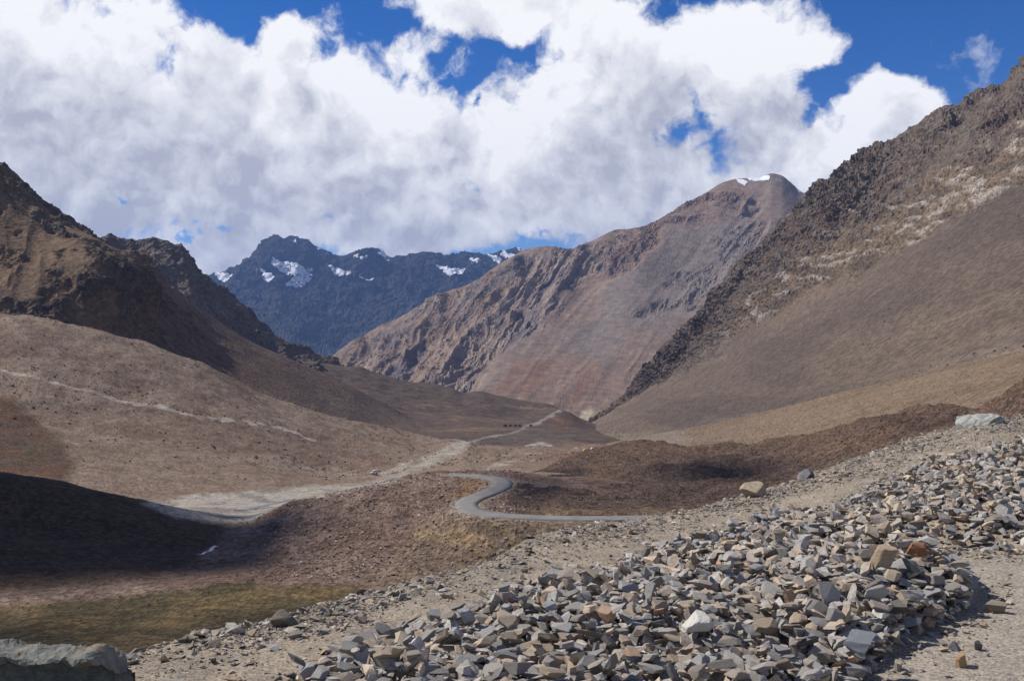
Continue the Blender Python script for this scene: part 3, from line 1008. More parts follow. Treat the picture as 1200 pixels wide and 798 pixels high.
# ------------------------------------------------------------------ far valley floor with low brown hills
M_floor = ground_mat('valley_floor_soil', 3.2, 1.0, 0.8, 0.3, 0.22)
U = cols_u((300, 400, 3), (400, 740, 1.2))
hc = [(300, 420, 1800), (360, 424, 1820), (400, 429, 1850), (420, 433, 1850), (440, 440, 1870), (470, 447, 1900), (500, 451, 1900), (530, 455, 1900), (545, 460, 1900), (560, 459, 1900), (580, 463, 1900), (600, 467, 1900), (625, 472, 1900), (640, 473, 1900),
      (655, 478, 1880), (670, 485, 1850), (690, 494, 1800), (720, 505, 1750), (740, 510, 1750)]
cval = Land([
    [(300, 530, 800), (480, 545, 800), (560, 536, 850), (620, 532, 880), (660, 530, 900), (740, 535, 900)],
    [(300, 495, 1000), (480, 515, 1000), (560, 513, 1050), (610, 508, 1150), (640, 507, 1150), (690, 512, 1100), (740, 520, 1100)],
    [(300, 450, 1350), (400, 482, 1350), (480, 503, 1300), (560, 500, 1300), (590, 499, 1350), (615, 499, 1400), (650, 500, 1400), (690, 505, 1400), (740, 515, 1400)],
    [(300, 435, 1550), (400, 458, 1600), (480, 474, 1600), (560, 484, 1600), (600, 489, 1600), (630, 488, 1600), (655, 484, 1620), (690, 500, 1600), (740, 512, 1600)],
    hc,
    [(u, v + 18, r + 250) for u, v, r in hc]], U, [25, 30, 40, 70, 8], 0.7)
x, y, z = cval.x, cval.y, cval.z
cu, cvv = cval.uv()
lump = fbm(x, y, z, 180, 4, 0.5, 7.0)
cval.z = z + sstep(cval.t, 2.1, 3.2) * (lump * 8 + fbm(x, y, z, 40, 3) * 1.5) - sstep(cval.t, 2.0, 2.6) * 0 + fbm(x, y, z, 30, 3) * 0.6
n1 = fbm(x, y, z, 120, 4, 0.55, 3.0)
n2 = fbm(x, y, z, 45, 4, 0.6, 13.0)
c = flat(x.shape, (0.098, 0.068, 0.048))
c = mixc(c, (0.160, 0.108, 0.062), sstep(n1, 0.1, 0.4) * 0.75 * sstep(cvv, 455, 475))
c = mixc(c, (0.070, 0.050, 0.042), sstep(-n2, 0.08, 0.4) * 0.6)
c = mixc(c, (0.13, 0.07, 0.045), poly_mask(cu + n2 * 20, cvv + n1 * 8, [(640, 490), (660, 484), (690, 490), (670, 498), (645, 499)], 4) * 0.6)
c = mixc(c, (0.085, 0.068, 0.058), poly_mask(cu, cvv, [(545, 518), (590, 502), (640, 502), (690, 510), (640, 530), (560, 530)], 6) * 0.6)
c = c * (1 + 0.25 * np.clip(fbm(x, y, z, 14, 3, 0.6, 77.), -1, 1))[..., None]
tl = line_dist(cu + n2 * 3, cvv, [(548, 519), (575, 511.5), (600, 508), (612, 503), (617, 499), (630, 496), (636, 492), (640, 488), (650, 484.5), (664, 479)])
c = mixc(c, (0.24, 0.205, 0.17), (1 - sstep(tl + n2 * 1.2, 0.7, 1.7)) * 0.85)
tl = line_dist(cu + n2 * 3, cvv, [(616, 523), (632, 519.5), (646, 521), (632, 524)])
c = mixc(c, (0.33, 0.29, 0.25), (1 - sstep(tl + n2 * 1.5, 0.8, 2.0)) * 0.85)
cval_obj = cval.build('far_valley_floor', c, M_floor)

# ------------------------------------------------------------------ road line (surveyed), used to bench the slope
ROAD = [pt(1000, 612, 186), pt(870, 609, 188), pt(770, 606.5, 189), pt(700, 607.5, 189), pt(640, 607, 190), pt(600, 605, 191), pt(575, 602.5, 193), pt(558, 599.5, 196), pt(548, 595, 201), pt(546, 590, 207),
        pt(553, 585, 213), pt(566, 580, 219), pt(578, 575, 225), pt(587, 570, 232), pt(589, 565, 239), pt(581, 561, 246), pt(565, 558.5, 251), pt(545, 557, 254), pt(528, 557, 256)]


def resample(P, step):
    P = np.asarray(P, float)
    t = np.concatenate([[0], np.cumsum(np.linalg.norm(np.diff(P, axis=0), axis=1))])
    q = np.linspace(0, t[-1], max(3, int(t[-1] / step)))
    return np.stack([pchip(t, P[:, k], q) for k in range(3)], -1)


ROADP = resample(ROAD, 1.5)
k = np.ones(9) / 9.0
zz = np.pad(ROADP[:, 2], 4, mode='edge')
ROADP[:, 2] = np.convolve(zz, k, 'valid')


def near_path(x, y, P):
    d2 = np.full(x.shape, 1e9)
    zz = np.zeros(x.shape)
    for p in P:
        d = (x - p[0]) ** 2 + (y - p[1]) ** 2
        m = d < d2
        d2 = np.where(m, d, d2)
        zz = np.where(m, p[2], zz)
    return np.sqrt(d2), zz


# ------------------------------------------------------------------ the valley below: grass flat, knoll, stream, moraine slope
M_valley = ground_mat('moraine_gravel', 0.75, 0.35, 0.9, 0.34, 0.3)
U = cols_u((-320, -30, 8), (-30, 720, 1.4), (720, 1450, 14))
Zc = lambda z, r: vz(z, r)
valley = Land([
    [(u, Zc(-42, 95), 95) for u in (-320, 300, 1450)],
    [(-320, Zc(-40, 130), 130), (300, Zc(-40, 132), 132), (1450, Zc(-41, 132), 132)],
    [(-320, 712, 156), (0, 704, 160), (100, 700, 161), (200, 691, 165), (330, 683, 168), (400, 686, 166), (440, 690, 165), (520, 680, 170), (600, 678, 174), (700, 668, 177), (900, 668, 177), (1450, 668, 177)],
    [(-320, 590, 190), (0, 630, 196), (120, 640, 198), (200, 650, 196), (235, 653, 195), (270, 657, 193), (300, 654, 194), (330, 643, 197), (400, 625, 203), (470, 612, 207), (520, 606, 202), (545, 603, 196), (575, 606, 190), (640, 611, 187), (770, 611, 186), (1450, 618, 184)],
    [(-320, 480, 225), (0, 553, 230), (60, 563, 232), (120, 577, 234), (180, 590, 236), (225, 602, 236), (250, 611, 236), (272, 615, 236), (290, 614, 236), (310, 606, 237), (330, 597, 238), (400, 577.5, 242), (470, 563, 247), (520, 556.5, 252), (545, 556, 256), (565, 558, 255), (600, 560, 252), (700, 562, 250), (1450, 565, 250)],
    [(-320, Zc(-46, 300), 300), (0, Zc(-50, 300), 300), (180, Zc(-50, 300), 300), (240, 597, 300), (300, 598, 300), (340, 592, 305), (400, 579, 325), (470, 566, 340), (540, 557, 345), (600, 556, 330), (700, 556, 340), (1450, 556, 340)],
    [(-320, 600, 335), (0, 591, 345), (180, 587, 365), (240, 581, 380), (300, 574.5, 400), (400, 567, 450), (437, 558, 485), (470, 549, 540), (500, 539, 600), (530, 528, 670), (545, 522, 700), (560, 531, 620), (600, 545, 430), (650, 543, 440), (700, 541, 450), (1450, 541, 450)],
    [(-320, 450, 470), (0, 480, 500), (100, 490, 520), (200, 505, 540), (300, 520, 560), (400, 534, 600), (450, 535, 620), (500, 527, 690), (545, 519.5, 730), (560, 526, 700), (600, 536, 540), (650, 533, 560), (700, 531, 560), (1450, 531, 560)],
    [(-320, 300, 700), (0, 368, 700), (30, 372, 700), (60, 377, 705), (120, 390, 712), (160, 402, 718), (200, 414, 725), (230, 424, 730), (260, 436, 740), (290, 452, 748), (330, 470, 760), (370, 482, 770), (400, 490, 780), (440, 500, 790), (480, 508, 800), (520, 514, 805), (545, 518, 805), (570, 523, 800), (600, 524.5, 760), (640, 524.5, 740), (700, 523, 720), (760, 522, 700), (1450, 521, 600)],
    [(-320, 370, 800), (0, 405, 800), (200, 445, 840), (330, 492, 880), (440, 520, 900), (545, 526, 950), (640, 540, 900), (1450, 540, 800)]],
    U, [8, 36, 52, 52, 20, 26, 84, 92, 10], 0.65)
x, y = valley.x, valley.y
u0, v0 = valley.uv()
rr = valley.R
scale = np.clip(rr / 250.0, 0.5, 3.0)
grassy = poly_mask(u0, v0 + fbm(x, y, x * 0, 14, 3, 0.5, 4.) * 6, [(-400, 900), (-400, 716), (0, 712), (80, 704), (200, 694), (300, 687), (420, 687), (500, 700), (560, 760), (560, 900)], 4)
stony = 1 - grassy
dz = (fbm(x, y, x * 0, 60, 3, 0.5, 1.0) * 1.1 + fbm(x, y, x * 0, 14, 4, 0.55, 2.0) * 0.45) * (0.35 + 0.65 * stony)
mor = sstep(rr, 400, 520)
dz = dz + mor * (fbm(x, y, x * 0, 120, 3, 0.5, 5.) * 3.0 + fbm(x, y, x * 0, 22, 4, 0.6, 15.) * 1.1 + np.maximum(fbm(x * 0.4 + y * 0.5, y * 0.15, x * 0, 30, 3, 0.5, 8.), 0) * 2.0)
knoll = sstep(u0, 285, 340) * (1 - sstep(u0, 520, 560)) * sstep(valley.t, 1.9, 2.3) * (1 - sstep(valley.t, 4.2, 5.0))
dz = dz + knoll * (ridged(x, y, x * 0, 22, 4, 0.55, 5.) - 0.9) * 0.9
riverbed = poly_mask(u0, v0 + fbm(x, y, x * 0, 25, 3, 0.5, 6.) * 3, [(165, 592), (215, 581), (300, 574), (380, 571), (432, 566), (470, 552), (520, 530), (540, 519), (552, 519), (540, 532), (500, 546), (470, 560), (420, 575), (360, 584), (320, 596), (290, 612), (255, 612), (200, 606)], 3)
dz = dz * (1 - 0.8 * riverbed)
valley.z = valley.z + dz
rd, rz = near_path(x, y, ROADP)
bench = 1 - sstep(rd, 3.2, 7.5)
valley.z = np.where(rr < 300, valley.z * (1 - bench) + (rz - 0.12) * bench, valley.z)
z = valley.z
n1 = fbm(x, y, z, 90, 4, 0.55, 3.0)
n2 = fbm(x, y, z, 18, 5, 0.6, 13.0)
n3 = fbm(x * 0.5 + y * 0.2, y * 0.3, z, 20, 4, 0.6, 23.0)
c = flat(x.shape, (0.200, 0.146, 0.104))
c = mixc(c, (0.160, 0.108, 0.076), sstep(n1, 0.05, 0.4) * 0.7 * mor)
c = mixc(c, (0.245, 0.185, 0.132), sstep(n3, 0.05, 0.4) * 0.6 * mor)
c = mixc(c, (0.15, 0.095, 0.062), sstep(-n2, 0.1, 0.4) * 0.5)
near_s = 1 - sstep(rr, 262, 300)
kn = flat(x.shape, (0.140, 0.094, 0.068))
kn = mixc(kn, (0.20, 0.140, 0.105), sstep(n2, 0.05, 0.35) * 0.7)
kn = mixc(kn, (0.115, 0.068, 0.045), sstep(-n2, 0.05, 0.35) * 0.6)
kn = mixc(kn, (0.21, 0.125, 0.055), poly_mask(u0 + n2 * 8, v0 + n1 * 6, [(525, 585), (545, 562), (570, 562), (578, 572), (550, 585), (530, 600)], 4) * 0.8)
emb = poly_mask(u0 + n2 * 6, v0, [(500, 612), (545, 604), (640, 610), (800, 612), (800, 700), (560, 700), (440, 690), (420, 684)], 6)
kn = mixc(kn, (0.165, 0.121, 0.078), emb * 0.7)
kn = mixc(kn, (0.24, 0.165, 0.085), emb * sstep(fbm(x * 1.0 + y * 0.8, y * 0.1, z * 0.1, 5, 3, 0.6, 3.), 0.15, 0.45) * 0.7)
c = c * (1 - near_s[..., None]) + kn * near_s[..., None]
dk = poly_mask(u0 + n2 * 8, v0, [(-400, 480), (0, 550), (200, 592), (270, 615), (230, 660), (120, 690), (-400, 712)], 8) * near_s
c = mixc(c, (0.058, 0.037, 0.022), dk * 0.95)  # dark brown soil, darkened further to deepen the cloud shade on this hill
gr = flat(x.shape, (0.110, 0.078, 0.034))
gr = mixc(gr, (0.15, 0.102, 0.050), sstep(fbm(x, y * 1.6, z, 16, 4, 0.55, 33.), 0.02, 0.35) * 0.7)
gr = mixc(gr, (0.062, 0.050, 0.024), sstep(fbm(x, y * 1.6, z, 22, 4, 0.55, 53.), 0.02, 0.3) * 0.7)
c = c * (1 - grassy[..., None]) + gr * grassy[..., None]
rv = flat(x.shape, (0.305, 0.268, 0.22))
rv = mixc(rv, (0.16, 0.138, 0.112), sstep(fbm(x * 0.8 + y * 0.4, y * 0.25, z, 9, 4, 0.6, 3.), 0.05, 0.4) * 0.7)
c = c * (1 - riverbed[..., None]) + rv * riverbed[..., None]
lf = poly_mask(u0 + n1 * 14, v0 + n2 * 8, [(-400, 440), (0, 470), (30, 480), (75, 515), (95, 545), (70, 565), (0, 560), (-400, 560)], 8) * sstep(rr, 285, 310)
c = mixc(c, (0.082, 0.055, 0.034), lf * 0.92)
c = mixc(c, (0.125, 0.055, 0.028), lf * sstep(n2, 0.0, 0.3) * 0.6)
redb = poly_mask(u0 + n2 * 8, v0, [(560, 560), (575, 548), (640, 532), (720, 524), (760, 528), (700, 545), (620, 560)], 4) * mor
c = mixc(c, (0.145, 0.082, 0.055), redb * 0.7)
c = mixc(c, (0.235, 0.19, 0.14), (1 - sstep(rd + n2 * 1.6, 3.0, 4.6)) * 0.85 * (rr < 300))
wob = fbm(x, y, z, 26, 3, 0.6, 61.0)
tl = line_dist(u0 + wob * 5, v0 + wob * 1.5, [(4, 439), (30, 446), (60, 453), (90, 459), (130, 467), (160, 474), (190, 481), (225, 488), (260, 493), (300, 499), (330, 505), (350, 511), (372, 519)])
c = mixc(c, (0.40, 0.345, 0.285), (1 - sstep(tl + fbm(x, y, z, 11, 3, 0.6, 5.) * 3.0, 0.6, 2.4)) * 0.75 * mor)
tl = line_dist(u0 + wob * 4, v0 + wob, [(428, 560), (437, 555.5), (455, 550), (475, 544), (495, 536), (515, 529), (528, 524), (540, 520.5), (547, 519)])
c = mixc(c, (0.30, 0.262, 0.215), (1 - sstep(tl + wob * 1.6, 1.2, 3.2)) * 0.85 * mor)
tl = line_dist(u0 + wob * 4, v0 + wob, [(572, 549), (590, 544), (610, 540.5), (628, 538)])
c = mixc(c, (0.29, 0.245, 0.195), (1 - sstep(tl + wob, 1.0, 2.2)) * 0.85 * (rr > 320))
tl = line_dist(u0 + wob * 6, v0 + wob * 2, [(85, 503), (125, 515), (165, 523), (205, 531), (250, 538), (330, 545), (400, 549)])
c = mixc(c, (0.25, 0.205, 0.155), (1 - sstep(tl + wob * 3, 1.5, 6.0)) * 0.5 * mor)
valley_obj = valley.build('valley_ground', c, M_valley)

# ------------------------------------------------------------------ brown stony ridge above the road
M_ridge = ground_mat('brown_ridge_rubble', 0.55, 0.3, 0.95, 0.4, 0.38)
U = cols_u((545, 1230, 1.35), (1230, 1450, 6))
rc = [(545, 600, 260), (572, 592, 265), (585, 577, 272), (600, 564, 285), (625, 551, 310), (650, 541, 340), (690, 529, 380), (720, 524, 390), (760, 521.5, 380), (800, 522, 360), (830, 523, 345), (870, 522, 325), (900, 520, 310), (930, 514, 300), (960, 507, 285), (985, 499, 275),
      (1010, 491, 265), (1030, 486, 258), (1070, 480, 250), (1110, 475, 240), (1140, 477, 230), (1155, 469, 226), (1175, 459, 220), (1200, 449, 212), (1300, 420, 200), (1450, 380, 190)]
ridge = Land([
    [(545, 625, 195), (575, 612, 196), (600, 609, 196), (640, 610, 195), (700, 611, 194), (770, 610, 194), (900, 612, 192), (1100, 620, 185), (1450, 640, 180)],
    [(545, 618, 205), (575, 601, 200), (600, 601, 199), (640, 601, 198), (700, 601, 197), (770, 600, 196), (900, 598, 195), (1000, 585, 188), (1100, 570, 180), (1200, 560, 175), (1450, 540, 165)],
    [(545, 610, 230), (575, 590, 222), (600, 583, 222), (640, 575, 230), (700, 567, 240), (770, 562, 245), (850, 562, 240), (900, 560, 235), (1000, 540, 222), (1100, 522, 205), (1200, 505, 190), (1450, 460, 175)],
    rc,
    [(u, v + 30, r + 40) for u, v, r in rc]], U, [8, 38, 60, 8], 0.75)
x, y = ridge.x, ridge.y
u0, v0 = ridge.uv()
lob = fbm(x, y, x * 0, 30, 4, 0.55, 4.0)
ridge.z = ridge.z + sstep(ridge.t, 1.0, 1.6) * (lob * 2.2 + fbm(x, y, x * 0, 7, 4, 0.6, 14.) * 0.6)
z = ridge.z
n1 = fbm(x, y, z, 28, 4, 0.55, 3.0)
n2 = fbm(x, y, z, 7, 4, 0.6, 13.0)
c = flat(x.shape, (0.100, 0.066, 0.046))
c = mixc(c, (0.135, 0.086, 0.052), sstep(n1, 0.05, 0.4) * 0.5)
c = mixc(c, (0.122, 0.066, 0.040), sstep(n2, 0.05, 0.4) * 0.45)
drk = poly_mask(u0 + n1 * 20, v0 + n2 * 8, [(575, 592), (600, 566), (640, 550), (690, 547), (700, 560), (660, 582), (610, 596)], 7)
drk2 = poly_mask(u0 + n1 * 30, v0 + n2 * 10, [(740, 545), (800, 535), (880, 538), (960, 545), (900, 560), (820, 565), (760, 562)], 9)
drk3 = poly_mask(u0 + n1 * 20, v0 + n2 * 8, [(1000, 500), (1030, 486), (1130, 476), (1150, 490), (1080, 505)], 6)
c = mixc(c, (0.072, 0.049, 0.037), sstep(ridge.t, 0.95, 1.4) * (1 - sstep(ridge.t + n1 * 0.5, 1.9, 2.5)) * (1 - sstep(u0, 930, 1030)) * 0.85)
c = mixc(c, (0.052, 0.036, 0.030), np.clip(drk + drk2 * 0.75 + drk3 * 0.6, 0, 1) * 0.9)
c = mixc(c, (0.175, 0.125, 0.07), (1 - sstep(ridge.t, 0.9, 1.5)) * sstep(n2, -0.3, 0.2) * 0.7)
ridge_obj = ridge.build('brown_ridge', c, M_ridge)

M_stone_far = stone_mat('moraine_stone', 'Col', 0.25)
stone_cols = [(0.29, 0.21, 0.17), (0.24, 0.165, 0.13), (0.36, 0.29, 0.235), (0.15, 0.10, 0.08), (0.30, 0.215, 0.185)]
dark_cols = [(0.075, 0.05, 0.042), (0.12, 0.07, 0.05), (0.09, 0.06, 0.05), (0.16, 0.11, 0.08), (0.22, 0.16, 0.12)]
stones_on('ridge_stones', ridge, sstep(ridge.t, 0.95, 1.3) * (1 - sstep(ridge.t, 3.0, 3.2)), 11000, (0.18, 1.0), dark_cols, M_stone_far, 1, power=3.0)
u0, v0 = valley.uv()
dknoll = sstep(u0, 265, 340) * (1 - sstep(u0, 600, 640)) * sstep(valley.t, 1.9, 2.2) * (1 - sstep(valley.t, 4.0, 4.3)) * (rd > 3.3)
stones_on('knoll_stones', valley, dknoll, 9500, (0.2, 1.15), stone_cols, M_stone_far, 2, power=3.0)
dbank = sstep(u0, 480, 560) * (1 - sstep(u0, 790, 860)) * sstep(valley.t, 1.2, 1.6) * (1 - sstep(valley.t, 2.9, 3.0)) * (rd > 3.0)
stones_on('embankment_stones', valley, dbank, 4000, (0.15, 0.6), stone_cols, M_stone_far, 3, power=2.5)
ddark = (1 - sstep(u0, 270, 330)) * sstep(u0, -60, -20) * sstep(valley.t, 1.3, 1.9) * (1 - sstep(valley.t, 4.0, 4.2)) + 0.35 * grassy * (u0 > -40) * (u0 < 480)
stones_on('flat_stones', valley, ddark, 3500, (0.15, 0.65), dark_cols, M_stone_far, 4, power=2.5)
dmor = mor * (u0 > -40) * (u0 < 720) * (1 - riverbed) * (0.3 + sstep(fbm(valley.x, valley.y, valley.z, 70, 3, 0.5, 9.), 0.0, 0.4))
stones_on('moraine_stones', valley, dmor, 10500, (0.4, 3.0), [(0.22, 0.16, 0.12), (0.13, 0.085, 0.06), (0.30, 0.235, 0.18), (0.09, 0.06, 0.048)], M_stone_far, 5, power=5.0)

# ------------------------------------------------------------------ ribbons laid on the ground: road, tracks, stream
def ribbon(name, P, width, land, mat, lift, step, seed=0, wob=0.0, nacross=5, own_z=False):
    P = resample(P, step)
    r = np.random.default_rng(seed)
    tg = np.gradient(P[:, :2], axis=0)
    tg /= np.maximum(np.linalg.norm(tg, axis=1), 1e-6)[:, None]
    nr = np.stack([-tg[:, 1], tg[:, 0]], -1)
    t = np.arange(len(P)) * step
    wl = width * 0.5 * np.maximum(0.04, 1 + wob * fbm(t, t * 0, t * 0, width * 2.5, 3, 0.6, seed + 1.5))
    wr = width * 0.5 * np.maximum(0.04, 1 + wob * fbm(t, t * 0 + 50, t * 0, width * 2.5, 3, 0.6, seed + 7.5))
    rows = []
    for a in np.linspace(-1, 1, nacross):
        off = np.where(a < 0, wl, wr) * a
        q = P[:, :2] + nr * off[:, None]
        zz = P[:, 2] if own_z else land.height(q[:, 0], q[:, 1])
        crown = 0.05 * (1 - a * a) if own_z else 0.0
        rows.append(np.column_stack([q, zz + lift + crown]))
    G = np.stack(rows, 1)
    # turned-down edges so that the strip has thickness
    lo, hi = G[:, :1].copy(), G[:, -1:].copy()
    lo[:, :, 2] -= 0.5
    hi[:, :, 2] -= 0.5
    G = np.concatenate([lo, G, hi], 1)
    n, mcols = G.shape[:2]
    i = np.arange(n * mcols).reshape(n, mcols)
    q = np.stack([i[:-1, :-1], i[:-1, 1:], i[1:, 1:], i[1:, :-1]], -1).reshape(-1, 4)
    return mesh_obj(name, G.reshape(-1, 3), q, mat, kind='structure', smooth=True)


def lay(land, pts):
    """surveyed bearings and distances set on a landform"""
    out = []
    for (u, r) in pts:
        xx = (u - CU) / F * r
        out.append((xx, r, float(land.height(xx, r)[0])))
    return np.array(out)


def on_sight(land, u, v, r0, r1):
    """distance along a bearing where the land reaches a given height angle"""
    rs = np.linspace(r0, r1, 400)
    xs = (u - CU) / F * rs
    h = land.height(xs, rs)
    vv = CV - F * (h - EYE) / rs
    i = np.where((vv[:-1] - v) * (vv[1:] - v) <= 0)[0]
    k = i[0] if len(i) else int(np.argmin(np.abs(vv - v)))
    return float(rs[k])


M_road = plain_mat('dusty_asphalt', (0.185, 0.172, 0.155), 0.9, 0, 0.2, 0.35)
M_track = plain_mat('dust_track', (0.27, 0.225, 0.18), 0.95, 0, 0.22, 0.15)
M_rill = plain_mat('pale_wash_gravel', (0.31, 0.26, 0.21), 0.95, 0, 0.35, 0.3)
ribbon('road', ROADP, 4.6, valley, M_road, 0.10, 1.0, 1, 0.05, own_z=True)


def track_on(name, land, pts, width, mat, lift, r0, r1, step=3.0, wob=0.3, seed=1):
    P = []
    for (u, v) in pts:
        r = on_sight(land, u, v, r0, r1)
        P.append(((u - CU) / F * r, r, 0.0))
    return ribbon(name, P, width, land, mat, lift, step, seed, wob)




def water_mat():
    mt, nt, N, L, b = new_mat('stream_water')
    geo = N.new('ShaderNodeNewGeometry')
    n = add_noise(nt, geo.outputs['Position'], 1.2, 4, 0.6)
    cr = N.new('ShaderNodeValToRGB')
    L.new(n.outputs[0], cr.inputs[0])
    cr.color_ramp.elements[0].position = 0.42
    cr.color_ramp.elements[0].color = (0.16, 0.17, 0.18, 1)
    cr.color_ramp.elements[1].position = 0.62
    cr.color_ramp.elements[1].color = (0.42, 0.45, 0.48, 1)
    L.new(cr.outputs[0], b.inputs['Base Color'])
    b.inputs['Roughness'].default_value = 0.15
    bp = N.new('ShaderNodeBump')
    bp.inputs['Distance'].default_value = 0.15
    L.new(n.outputs[0], bp.inputs['Height'])
    L.new(bp.outputs[0], b.inputs['Normal'])
    return mt


M_water = water_mat()
ribbon('stream', lay(valley, [(340, 352), (325, 340), (312, 328), (300, 318), (288, 306), (280, 296)]), 3.0, valley, M_water, 0.18, 1.5, 21, 0.7)
ribbon('stream', lay(valley, [(318, 312), (303, 306), (290, 302), (280, 296)]), 2.0, valley, M_water, 0.18, 1.5, 22, 0.7)
ribbon('stream', lay(valley, [(252, 208), (248, 205.5), (247, 203), (241, 201.5), (238, 199.5), (231, 198.5)]), 0.7, valley, M_water, 0.14, 0.6, 23, 1.6)

# ------------------------------------------------------------------ gravel ledge in front
M_ledge = ground_mat('ledge_gravel', 0.013, 0.005, 0.5, 0.26, 0.3)
edge_line = [(-900, 1250, 3.6), (-400, 930, 5.0), (-100, 830, 6.2), (60, 792, 6.9), (140, 771, 7.3), (200, 757, 7.6), (250, 745, 7.9), (290, 734, 8.2), (330, 722, 8.5), (380, 706, 9.0), (440, 691, 9.6), (500, 672, 10.3), (560, 656, 11.1), (600, 641, 11.9), (640, 628, 13), (700, 619, 14.2), (760, 609, 15.5), (820, 596, 16.8), (870, 581, 18),
             (910, 570, 19.2), (950, 556, 20.5), (1000, 538, 22), (1050, 520, 23.5), (1110, 501, 25), (1170, 490, 26), (1200, 487, 27), (1300, 470, 29), (1500, 445, 32), (1900, 420, 36)]
U = cols_u((-900, -60, 12), (-60, 1260, 2.4), (1260, 1900, 10))
near_z = 0.02
ledge = Land([
    [(-900, vz(0.0, 1.4), 1.4), (500, vz(0.0, 1.4), 1.4), (1900, vz(0.05, 1.4), 1.4)],
    [(-900, vz(-0.02, 2.6), 2.6), (0, vz(-0.02, 4.2), 4.2), (500, vz(0.0, 4.4), 4.4), (1200, vz(0.05, 4.4), 4.4), (1900, vz(0.1, 4.4), 4.4)],
    [(u, vz((EYE + (CV - v) / F * r) * 0.45 + 0.03, 0.62 * r + 1.2), 0.62 * r + 1.2) for u, v, r in edge_line],
    edge_line,
    [(u, vz(EYE + (CV - v) / F * r - 1.4, r + 1.9), r + 1.9) for u, v, r in edge_line],
    [(u, vz(EYE + (CV - v) / F * r - 12, r + 15), r + 15) for u, v, r in edge_line],
    [(u, vz(-43.5, r + 70), r + 70) for u, v, r in edge_line]], U, [10, 90, 120, 10, 14, 10], 0.6)

# rubble heaps, outlined on the ground
def gpt(u, v, z=0.05):
    r = (EYE - z) * F / (v - CV)
    return ((u - CU) / F * r, r)


heap_a = [gpt(*p) for p in [(320, 860), (335, 800), (365, 768), (420, 742), (480, 722), (540, 706), (600, 686), (660, 668), (720, 648), (790, 622), (860, 606), (940, 602), (1000, 630), (1070, 658), (1140, 690), (1130, 712), (1085, 738), (1045, 762), (1000, 800), (960, 860)]]
heap_b = [gpt(*p) for p in [(962, 606), (972, 588), (1010, 570), (1060, 555), (1110, 541), (1200, 526), (1420, 510), (1420, 655), (1200, 652), (1110, 640), (1020, 628)]]
spread = [gpt(*p) for p in [(600, 690), (700, 640), (800, 604), (870, 592), (960, 588), (1000, 570), (1100, 545), (1000, 600), (900, 640), (760, 660)]]
x, y = ledge.x, ledge.y


def heap_profile(x, y):
    a = poly_mask(x, y, heap_a, 0.42) * (0.24 + 0.16 * sstep(x, 1.0, 3.6)) * (1 + 0.35 * fbm(x, y, x * 0, 1.6, 2, 0.5, 3.))
    b = poly_mask(x, y, heap_b, 0.65) * 0.36 * (1 + 0.35 * fbm(x, y, x * 0, 1.8, 2, 0.5, 7.))
    s = poly_mask(x, y, spread, 0.5) * 0.06
    return np.maximum(np.maximum(a, b), s)


dz = fbm(x, y, x * 0, 3.0, 4, 0.5, 2.) * 0.07 + fbm(x, y, x * 0, 0.7, 1, 0.5, 5.) * 0.012
ledge.z = ledge.z + dz * np.where(ledge.R > 1.5, 1, 0.3)
ground_only = Land.__new__(Land)
ground_only.U, ground_only.R, ground_only.z = ledge.U, ledge.R, ledge.z.copy()
hp = heap_profile(x, y)
ledge.z = ledge.z + np.maximum(hp - 0.20, 0) * (ledge.t < 3.0)
z = ledge.z
n1 = fbm(x, y, z, 1.6, 4, 0.55, 3.)
n2 = fbm(x, y, z, 0.45, 2, 0.6, 8.)
c = flat(x.shape, (0.270, 0.222, 0.165))
c = mixc(c, (0.225, 0.190, 0.148), sstep(n1, 0.0, 0.35) * 0.7)
c = mixc(c, (0.33, 0.275, 0.205), sstep(n2, 0.05, 0.4) * 0.5)
c = mixc(c, (0.18, 0.155, 0.125), sstep(-n2, 0.1, 0.4) * 0.5)
lu, lv = ledge.uv()
c = mixc(c, (0.30, 0.26, 0.21), poly_mask(x, y, [gpt(*p) for p in [(1000, 900), (1010, 790), (1090, 735), (1150, 690), (1100, 655), (1300, 650), (1500, 900)]], 0.3) * 0.8)
ledge_obj = ledge.build('gravel_ledge', c, M_ledge)
# the level ground behind the ledge's near edge
gx, gy = np.meshgrid(np.linspace(-14, 14, 57), np.linspace(-16, 2.0, 37))
gz = -0.06 + fbm(gx, gy, gx * 0, 3.0, 3, 0.5, 2.) * 0.05
gi = np.arange(gx.size).reshape(gx.shape)
mesh_obj('roadside_ground', np.stack([gx, gy, gz], -1).reshape(-1, 3), np.stack([gi[:-1, :-1], gi[:-1, 1:], gi[1:, 1:], gi[1:, :-1]], -1).reshape(-1, 4),
         M_ledge, col=flat((gx.size,), (0.26, 0.22, 0.17)), kind='structure', smooth=True)

# ------------------------------------------------------------------ rubble: every block is dropped until it rests on what lies below
CELL = 0.022
X0, X1, Y0, Y1 = -3.2, 13.0, 4.6, 22.5
NX, NY = int((X1 - X0) / CELL), int((Y1 - Y0) / CELL)
HX = X0 + (np.arange(NX) + 0.5) * CELL
HY = Y0 + (np.arange(NY) + 0.5) * CELL
